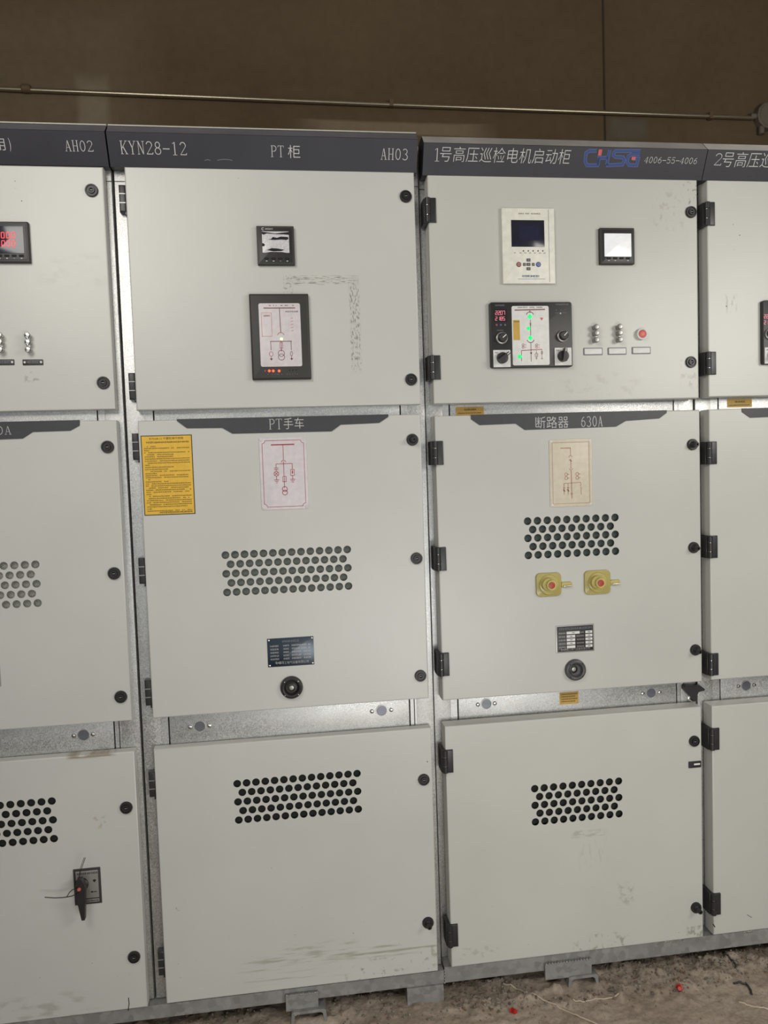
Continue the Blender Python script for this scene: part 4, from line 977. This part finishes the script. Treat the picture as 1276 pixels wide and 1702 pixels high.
p1 = hit(876.6, 866.1); p5 = hit(877.9, 922.9); pr = hit(1021.8, 860.3)
m_d = door(c3, 'middle_door', (RU((722, 692.5), (735.5, 1162.5)), RU((1162.5, 680), (1167, 1135)), ZV((735.5, 1162.5), (1167, 1135)), ZV((722, 692.5), (1162, 680))), 'B',
  vents=((p1[0] + p5[0]) / 2, (p1[1] + pr[1]) / 2, (pr[0] - p1[0]) / 9, (p1[1] - p5[1]) / 4, 10, 5, .0112), foam=2, label='grey painted middle door with a vent', specks=[(1053, 988, .5), (1070, 1128, .5)], col=(195, 194, 188))
ed = RU((722, 692.5), (735.5, 1162.5))
for x, y in ((726, 753), (732, 929), (738, 1104)): hingeB(m_d, x, y, ed)
for x, y in ((1150, 739), (1152, 910), (1155, 1080)): lock_stud(m_d, x, y)
name_strip(m_d, [(782, 689.6), (1107.4, 681.6)], [(782.5, 697), (796.5, 706.7), (856.7, 704.2), (871.7, 714.7), (1023.2, 709.2), (1039.7, 699.7), (1094.9, 695.6), (1107, 686.5)],
  [('t', '断路器', 889, 693, 944, 711), ('s', '630A', 964, 692.5, 1001, 708.5)])
diag_plate(m_d, rect([(911.5, 731), (982.5, 729), (984.5, 840.5), (914, 843)]), BEIGE, FADED, 'cb', 'beige plate with faded red circuit diagram', 'groove')
nameplate(m_d, rect([(922, 1040), (985.5, 1036.6), (988, 1082.5), (924.7, 1084.4)]), 'black')
round_socket(m_d, 955.2, 1112.9, False)
for tl, tr_, br, bl, rc, tab in (((888, 953.5), (931, 950.5), (932, 989), (892, 992.5), (916.5, 972.8), (934, 972, 949)), ((968.5, 949), (1012, 946.5), (1014, 985.5), (972, 988.8), (997.8, 969), (1015, 968.5, 1028.5))):
    r_ = rect([tl, tr_, br, bl]); cu, cv = (r_[0] + r_[1]) / 2, (r_[2] + r_[3]) / 2
    b = MB(); b.slab(*r_, 0, .006, GUARD, .012, .002)
    b.lathe(cu, cv, [(.030, .006), (.028, .010), (.022, .011)], GUARD, 28)
    bt = b.build('button_guard', c3, 'yellow clear plastic push button cover')
    a = hit(rc[0], rc[1], plane_at(-.030))
    b = MB(); b.lathe(a[0] - .006, a[1] + .001, [(.019, .010), (.017, .024)], GUARD, 24); b.lathe(a[0], a[1], [(.016, .020), (.014, .032)], GUARD, 24); b.build('guard_cap', bt)
    b = MB(); b.lathe(a[0], a[1], [(.0098, .0305), (.0094, .0335), (.003, .0345)], BTNRED2, 20); b.build('push_button', bt, 'red button under the cover')
    q0 = hit(tab[0], tab[1]); q1 = hit(tab[2], tab[1])
    b = MB(); b.slab(q0[0] - .004, q1[0], q0[1] - .006, q0[1] + .008, .001, .007, GUARD, .003, .0015); b.slab(q0[0], q1[0] - .003, q0[1] - .004, q0[1] - .001, .006, .013, CHROME, .001, .001); b.build('guard_clasp', bt)
p1 = hit(888.3, 1310.9); p5 = hit(889.8, 1366.1); pr = hit(1027.7, 1298.4)
l_d = door(c3, 'lower_door', (RU((738.5, 1206), (750.5, 1607.5)), RU((1166, 1177), (1168, 1558)), ZV((750.5, 1607.5), (1168, 1558)), ZV((738.5, 1206), (1165.5, 1176))), 'B',
  vents=((p1[0] + p5[0]) / 2, (p1[1] + pr[1]) / 2, (pr[0] - p1[0]) / 9, (p1[1] - p5[1]) / 4, 10, 5, .0112), foam=3, label='grey painted lower door with a vent',
  smears=[(zz(978, 1385)[0], zz(978, 1385)[1], .06, .012, 40, 120, .47, .4, (140, 138, 126)), (zz(1040, 1485)[0], zz(1040, 1485)[1], .03, .04, 60, 60, .48, .4, (140, 138, 126)), (zz(1000, 1565)[0], zz(1000, 1565)[1], .10, .03, 60, 40, .55, .6, (130, 126, 108)),
          (zz(800, 1583)[0], zz(790, 1583)[1], .07, .02, 50, 60, .50, .3, (140, 136, 118)), (zz(1155, 1548)[0], zz(1155, 1548)[1], .03, .02, 60, 60, .46, .6, (120, 116, 92)), (zz(985, 1420)[0], zz(985, 1420)[1], .05, .05, 90, 20, .52, .2, (150, 148, 138))],
  specks=[(818, 1507, .6), (1128, 1580 - 30, .9), (1010, 1555, .8), (878, 1570, .8), (1052, 1474, .7)], col=(199, 199, 192))
ed = RU((738.5, 1206), (750.5, 1607.5))
for x, y in ((742, 1265), (752, 1554)): hingeB(l_d, x, y, ed)
lock(l_d, 1153, 1231.5); lock_stud(l_d, 1156, 1508)
r_ = rect([(1143.5, 1266), (1164, 1264), (1164.5, 1275), (1144, 1276)]); b = MB(); b.slab(*r_, 0, .003, BLACK, .001, .0006); b.slab(r_[0] + .016, r_[1] - .004, r_[2] + .008, r_[3] - .006, .0028, .0034, WHITE); b.build('label_holder', l_d, 'small black label holder')
for x, y in ((808, 1170), (1081.5, 1151.5)): beam_hole(fr3, x, y, YB, 14)
T5 = plane_at(YB)
sticker(fr3, rect([(757.5, 676.5), (803.5, 675.5), (803.5, 689.5), (757.5, 690.5)], T5), T5, 2, 1)
sticker(fr3, rect([(929.5, 1151), (961, 1149), (961, 1168.5), (930, 1171.5)], T5), T5, 4, 7)
# black latch hanging on the beam
a = hit(1147, 1150, T5); b = MB(T5)
b.lathe(a[0], a[1] - .020, [(.010, 0), (.010, .004), (.006, .005)], CHROME, 14)
P_ = [(-.030, .022), (-.024, .027), (.020, .024), (.036, .012), (.034, .007), (.016, .004), (.010, -.006), (.006, -.024), (-.002, -.024), (-.006, -.012), (-.022, .004), (-.030, .014)]
P_ = [(a[0] + x, a[1] + y) for x, y in P_][::-1]; b.loft([(P_, .004), (P_, .020)], HINGE)
b.build('turn_latch', fr3, 'black turn latch')

# ---- cabinet at the right edge
c4 = cabs[3]; R4 = BC + PA - .03
d = door(c4, 'upper_door', (RU((1174, 297), (1178, 659.5)), R4, ZV((1178, 659.5), (1276, 658)), ZV((1174, 297), (1276, 298))), 'B', label='grey painted upper door', specks=[(1218, 373, .9), (1229, 391, 1.1), (1219, 415, .8), (1207, 509, 1), (1208, 512, .8)], col=(199, 199, 192),
  smears=[(zz(1215, 505)[0], zz(1215, 505)[1], .02, .03, 90, 40, .5, .5, (140, 134, 120))])
ed = RU((1174, 297), (1178, 659.5))
for x, y in ((1178, 356), (1179, 604)): hingeB(d, x, y, ed)
rr_ = rect([(1262, 502), (1400, 499), (1400, 604), (1264, 607)]); b = MB(); b.slab(*rr_, 0, .014, BLACK, .006, .002)
cp = b.build('control_panel', c4, 'black control panel cut by the picture edge')
q = hit(1269, 529, TP); b = MB(); b.seg7('22', q[0] + .0, q[1] + .0, .0105, .0150, LEDPINK, .0072); b.seg7('21', q[0], q[1] - .0175, .0105, .0150, LEDPINK, .0072); b.build('digital_display', cp, 'pink lit number display')
a = hit(1279, 555, TP); knob(cp, a[0], a[1], .0165, 40, .014)
rs = rect([(1269.5, 578), (1296, 577), (1296, 604), (1270.5, 605)], TP); cam_switch(cp, (rs[0] + rs[1]) / 2, (rs[2] + rs[3]) / 2, .0155, rs, 40, .0138)
r2 = rect([(1303, 507), (1360, 506), (1362, 598), (1305, 599)], TP); b = MB(); b.slab(*r2, .0136, .0152, WHITE, .005, .0003); b.build('diagram_plate', cp)
m4 = door(c4, 'middle_door', (RU((1178, 680.5), (1181.5, 1130)), R4, ZV((1181.5, 1130), (1276, 1124)), ZV((1178, 680.5), (1276, 678))), 'B', label='grey painted middle door', col=(198, 198, 191))
ed = RU((1178, 680.5), (1181.5, 1130))
for x, y in ((1178, 753), (1180, 909), (1183, 1104)): hingeB(m4, x, y, ed)
name_strip(m4, [(1232, 679), (1555, 671)], [(1232.5, 685), (1246, 694.5), (1305, 692), (1320, 702), (1480, 696), (1495, 688), (1545, 684), (1555, 676)], [])
l4 = door(c4, 'lower_door', (RU((1182.5, 1174), (1186, 1554)), R4, ZV((1186, 1554), (1276, 1544)), ZV((1182.5, 1174), (1276, 1166))), 'B', label='grey painted lower door', col=(198, 198, 191),
  extra=lambda b: (b.stroke([hit(1241, 1520), hit(1249, 1525)], .0022, .0004, GREYTXT), b.stroke([hit(1184.5, 1536), hit(1188, 1541)], .003, .0004, DARK)))
ed = RU((1182.5, 1174), (1186, 1554))
for x, y in ((1184, 1228), (1187, 1502)): hingeB(l4, x, y, ed)
beam_hole(fr4, 1239.5, 1139.5, YB, 13)
sticker(fr4, rect([(1208, 664), (1249, 662), (1249, 676), (1208, 677.5)], T5), T5, 2, 11)

# ------------------------------------------------------------------ base channels and packing pieces
XJ = (hit(739, 1620)[0])
def channel(x0, x1, lab):
    t = 0.006; b = MB(Matrix.Identity(4)); z0, z1 = .039, (0.0772 if x0 < 0 else ZB - .0005); y0, y1 = .006, .070
    def bx(xa, xb, ya, yb, za, zb):
        b.add([(xa, ya, za), (xb, ya, za), (xb, yb, za), (xa, yb, za), (xa, ya, zb), (xb, ya, zb), (xb, yb, zb), (xa, yb, zb)], [(0, 3, 2, 1), (4, 5, 6, 7), (0, 1, 5, 4), (1, 2, 6, 5), (2, 3, 7, 6), (3, 0, 4, 7)], STEEL)
    bx(x0, x1, y0, y0 + t, z0, z1); bx(x0, x1, y0 + t, y1, z0, z0 + t); bx(x0, x1, y0 + t, y1, z1 - t, z1)
    rn = random.Random(3)
    return b, rn
b, rn = channel(-0.85, XJ - .001, '')
for x, y, l_ in ((440, 1650, 0), (610, 1628, 0)): pass
tag(b.build('base_channel'), 'grey steel base channel under the two left cabinets', 'steel channel', 'steel base channels')
b, rn = channel(XJ + .001, BC + PA, '')
for x0 in (1090, 1105, 1116, 1128, 1236, 1243): 
    q = hit(x0, 1565, plane_at(.006))[0]; b.T = PL.copy(); b.slab(q, q + .014, ZB - .006, ZB - .003, -.006, -.0045, CHROME, 0, .0006)
b.T = PL.copy()
for k in range(5): b.lathe(XJ + rn.uniform(-.001, .003), .040 + .0095 * k, [(.003, -.006), (.0025, -.0035), (.001, -.003)], SILVER, 8)
tag(b.build('base_channel'), 'grey steel base channel under the two right cabinets', 'steel channel', 'steel base channels')
def boxw(b, xa, xb, ya, yb, za, zb, m):
    b.T = Matrix.Identity(4)
    b.add([(xa, ya, za), (xb, ya, za), (xb, yb, za), (xa, yb, za), (xa, ya, zb), (xb, ya, zb), (xb, yb, zb), (xa, yb, zb)], [(0, 3, 2, 1), (4, 5, 6, 7), (0, 1, 5, 4), (1, 2, 6, 5), (2, 3, 7, 6), (3, 0, 4, 7)], m)
# flat spacer block
r_ = rect([(677, 1641), (737, 1637), (737.5, 1663), (676.5, 1668)])
b = MB(); boxw(b, r_[0], r_[1], .000, .065, FZ - .012, .0388, STEEL)
tag(b.build('spacer_block'), 'flat grey steel spacer block under the channel joint', 'steel block')
# plate and inverted channel stubs
def stub(px, ux, leg_low, y0, lab):
    (x0, y_0), (x1, y_1) = px
    TT = plane_at(-.004); r_ = rect([(x0, y_0 + 4), (x1, y_0), (x1, y_1 - 3), (x0, y_1)], TT)
    t = thing('support_bracket', lab, 'bracket', ((r_[0] + r_[1]) / 2, .02, FZ - .02), 'brackets under the base channels')
    b = MB(); boxw(b, r_[0], r_[1], -.004, .0055, r_[2], r_[3], STEEL)
    b.T = PL.copy(); rn = random.Random(int(x0))
    for k in range(16): b.lathe(r_[0] + (r_[1] - r_[0]) * (k + .5) / 16, r_[3] + rn.uniform(-.001, .001), [(.0035, .0), (.003, .0045), (.0015, .0052)], SILVER if k % 7 == 0 else STEEL, 8)
    b.build('face_plate', t, 'welded grey steel plate')
    TU = plane_at(y0); a = hit(ux[0], ux[2], TU); e = hit(ux[1], ux[2], TU); zt = min(a[1], r_[2] + .004) ; th = .008
    b = MB(Matrix.Identity(4)); zl = FZ - .022
    yb = .11
    pts = [(a[0] - .006, zl), (a[0] + th - .008, zl), (a[0] + th, zt - th - .004), (a[0] + th + .006, zt - th), (e[0] - th - .006, zt - th), (e[0] - th, zt - th - .004), (e[0] - th + .008, zl), (e[0] + .006, zl), (e[0] + .001, zt - .004), (e[0] - .004, zt), (a[0] + .004, zt), (a[0] - .001, zt - .004)]
    n = len(pts); vs = [(x, y0, z) for x, z in pts] + [(x, yb, z) for x, z in pts]
    b.add(vs, [(i, (i + 1) % n, n + (i + 1) % n, n + i) for i in range(n)] + [tuple(range(n)), tuple(range(2 * n - 1, n - 1, -1))], STEEL)
    b.build('channel_stub', t, 'inverted channel steel foot')
stub(((906, 1597), (983, 1626)), (946, 993, 1622), 0, -.010, 'steel bracket with inverted channel foot under the cabinet with the lettered logo')
stub(((475, 1651), (529, 1680)), (485, 541, 1679), 0, -.016, 'steel bracket with inverted channel foot under the cabinet with the yellow sign')

# ------------------------------------------------------------------ conduit on the back wall
TW = plane_at(WY - .016); a = hit(-60, 145, TW); e = hit(1252, 196, TW); zc = (a[1] + hit(1252, 196, TW)[1]) / 2
cond = thing('conduit_pipe', 'thin metal conduit pipe running along the brown wall', 'pipe', (a[0], WY - .016, a[1]))
b = MB(Matrix.Identity(4)); yy = WY - .016
b.tube([(a[0], yy, a[1]), ((a[0] + e[0]) / 2, yy, (a[1] + e[1]) / 2 - .004), (e[0], yy, e[1])], .0095, PIPE, 14); b.build('pipe', cond)
q = hit(36, 147, TW); q2 = hit(51, 147.5, TW); b = MB(Matrix.Identity(4)); b.tube([(q[0], yy, q[1]), (q[0] + .004, yy, q[1]), (q2[0] - .004, yy, q2[1]), (q2[0], yy, q2[1])], [.013, .0165, .0165, .013], RUST, 14); b.build('coupling', cond, 'rusty pipe coupling')
for px in (650, 1180):
    q = hit(px, 147 + (px) * .039, TW); b = MB(Matrix.Identity(4)); boxw(b, q[0] - .008, q[0] + .008, yy - .0112, WY, q[1] - .014, q[1] + .014, RUST)
    if px != 650: pass
    b.build('saddle_clip', cond)
jc = hit(1278, 192, plane_at(WY - .03)); jb = thing('junction_box', 'round grey junction box at the end of the conduit', 'junction box', (jc[0], WY, jc[1]))
GB = flat('dusty_grey_plastic', (112, 104, 92), .7)
b = MB(plane_at(WY)); b.lathe(jc[0], jc[1], [(.060, 0), (.060, .034), (.055, .038), (.052, .038), (.050, .041), (.01, .042)], GB, 12); b.build('box_body', jb)
b = MB(plane_at(WY)); b.T = Matrix.Identity(4); b.tube([(jc[0] - .058, WY - .018, jc[1] + .0), (jc[0] - .085, WY - .018, jc[1] + .002)], .012, GB, 12); b.build('side_spout', jb)
b = MB(Matrix.Identity(4)); b.tube([(jc[0] - .030, WY - .018, jc[1] - .045), (jc[0] - .030, WY - .018, jc[1] - .078)], .013, GB, 12); b.build('bottom_spout', jb)

# ------------------------------------------------------------------ floor litter
def cap(px, py, sc, rot, lab):
    p = on_floor(px, py, -.002); z = fh(p.x, p.y)
    b = MB(Matrix.Translation((p.x, p.y, z - .001)) @ Matrix.Rotation(rot, 4, 'Z') @ Matrix.Rotation(radians(62), 4, 'X') @ Matrix.Translation((0, .006 * sc, 0)))
    b.lathe(0, 0, [(.0095 * sc, -.009 * sc), (.0095 * sc, -.007 * sc), (.0068 * sc, -.0065 * sc), (.0064 * sc, .007 * sc), (.005 * sc, .009 * sc), (.002 * sc, .009 * sc)], REDCAP, 6)
    b.lathe(0, 0, [(.0095 * sc, -.009 * sc), (.002, -.008 * sc)], REDCAP, 6)
    tag(b.build('plastic_cap', angle=20), lab, 'plastic cap', 'red plastic caps on the floor')
cap(855, 1679, 1.0, .5, 'small red plastic cap on the floor, nearer the picture bottom')
cap(1129, 1644, 1.15, -.4, 'small red plastic cap on the floor right of the bracket, farther from the camera')
def floor_line(name, pts, r, m, lab, cat, lift=.002):
    b = MB(Matrix.Identity(4)); P_ = []
    fp = [on_floor(x, y, -.006) for x, y in pts]
    for i in range(len(fp) - 1):
        for k in range(6): 
            q = fp[i].lerp(fp[i + 1], k / 6); P_.append((q.x, q.y, fh(q.x, q.y) + r * .6 + lift * (.5 + .5 * sin(i * 3 + k))))
    q = fp[-1]; P_.append((q.x, q.y, fh(q.x, q.y) + r * .6))
    b.tube(P_, r, m, 8); return tag(b.build(name), lab, cat)
floor_line('cord', [(835, 1632), (862, 1643), (890, 1655), (930, 1672), (965, 1688), (1000, 1703), (1030, 1718)], .0022, CORD, 'thin pale cord lying diagonally across the dirty floor', 'cord')
floor_line('wire', [(952, 1661), (975, 1659), (1003, 1657), (1028, 1652)], .0018, CORD, 'short pale wire beside the bracket foot', 'wire')
floor_line('wire', [(1219, 1637), (1228, 1635), (1240, 1638), (1247, 1646), (1249, 1653)], .003, BLACK2, 'short dark curved wire near the right picture edge', 'wire')
floor_line('wire', [(1201, 1594), (1210, 1598), (1220, 1606), (1224, 1616)], .0024, BLACK2, 'dark bent wire in the rubble below the right channel', 'wire', .006)
floor_line('stick', [(1228, 1664), (1245, 1669), (1262, 1673), (1285, 1678)], .0022, CORD, 'thin pale stick at the right picture edge', 'stick')
# rubble
BLK = [(.67, .785), (1.06, 1.22), (.29, .43)]
b = MB(Matrix.Identity(4)); rn = random.Random(11)
SM = [flat('stone_grey', (130, 125, 112), .9), flat('stone_dark', (106, 99, 88), .9), flat('stone_pale', (150, 142, 128), .9), flat('stone_brown', (124, 104, 88), .9)]
ico = bmesh.new(); bmesh.ops.create_icosphere(ico, subdivisions=1, radius=1); iv = [v.co.copy() for v in ico.verts]; jf = [tuple(v.index for v in f.verts) for f in ico.faces]; ico.free()
n = 0
while n < 2600:
    x = rn.uniform(.0, 2.2); y = rn.gauss(.01, .05) if rn.random() < .8 else rn.uniform(-.35, .0)
    if y > .15: continue
    if x < .8 and rn.random() < .45: continue
    if x > 1.3 and rn.random() < .3: y = rn.gauss(-.03, .06)
    if any(a_ - .012 < x < b_ + .012 and y > -.03 for a_, b_ in BLK): continue
    s_ = abs(rn.gauss(.0016, .0013)) + .0007
    if y < -.09: s_ *= .5
    z = fh(x, y) + s_ * .35
    sq = Vector((rn.uniform(.7, 1.6), rn.uniform(.7, 1.3), rn.uniform(.5, 1))); rz = rn.uniform(0, 6)
    b.add([(x + s_ * (v.x * sq.x * cos(rz) - v.y * sq.y * sin(rz)) * rn.uniform(.8, 1.15), y + s_ * (v.x * sq.x * sin(rz) + v.y * sq.y * cos(rz)), z + s_ * v.z * sq.z) for v in iv], jf, rn.choice(SM)); n += 1
o = b.build('rubble', angle=20); tag(o, 'loose crumbs of rubble and grit along the base channels', 'rubble'); o['kind'] = 'stuff'
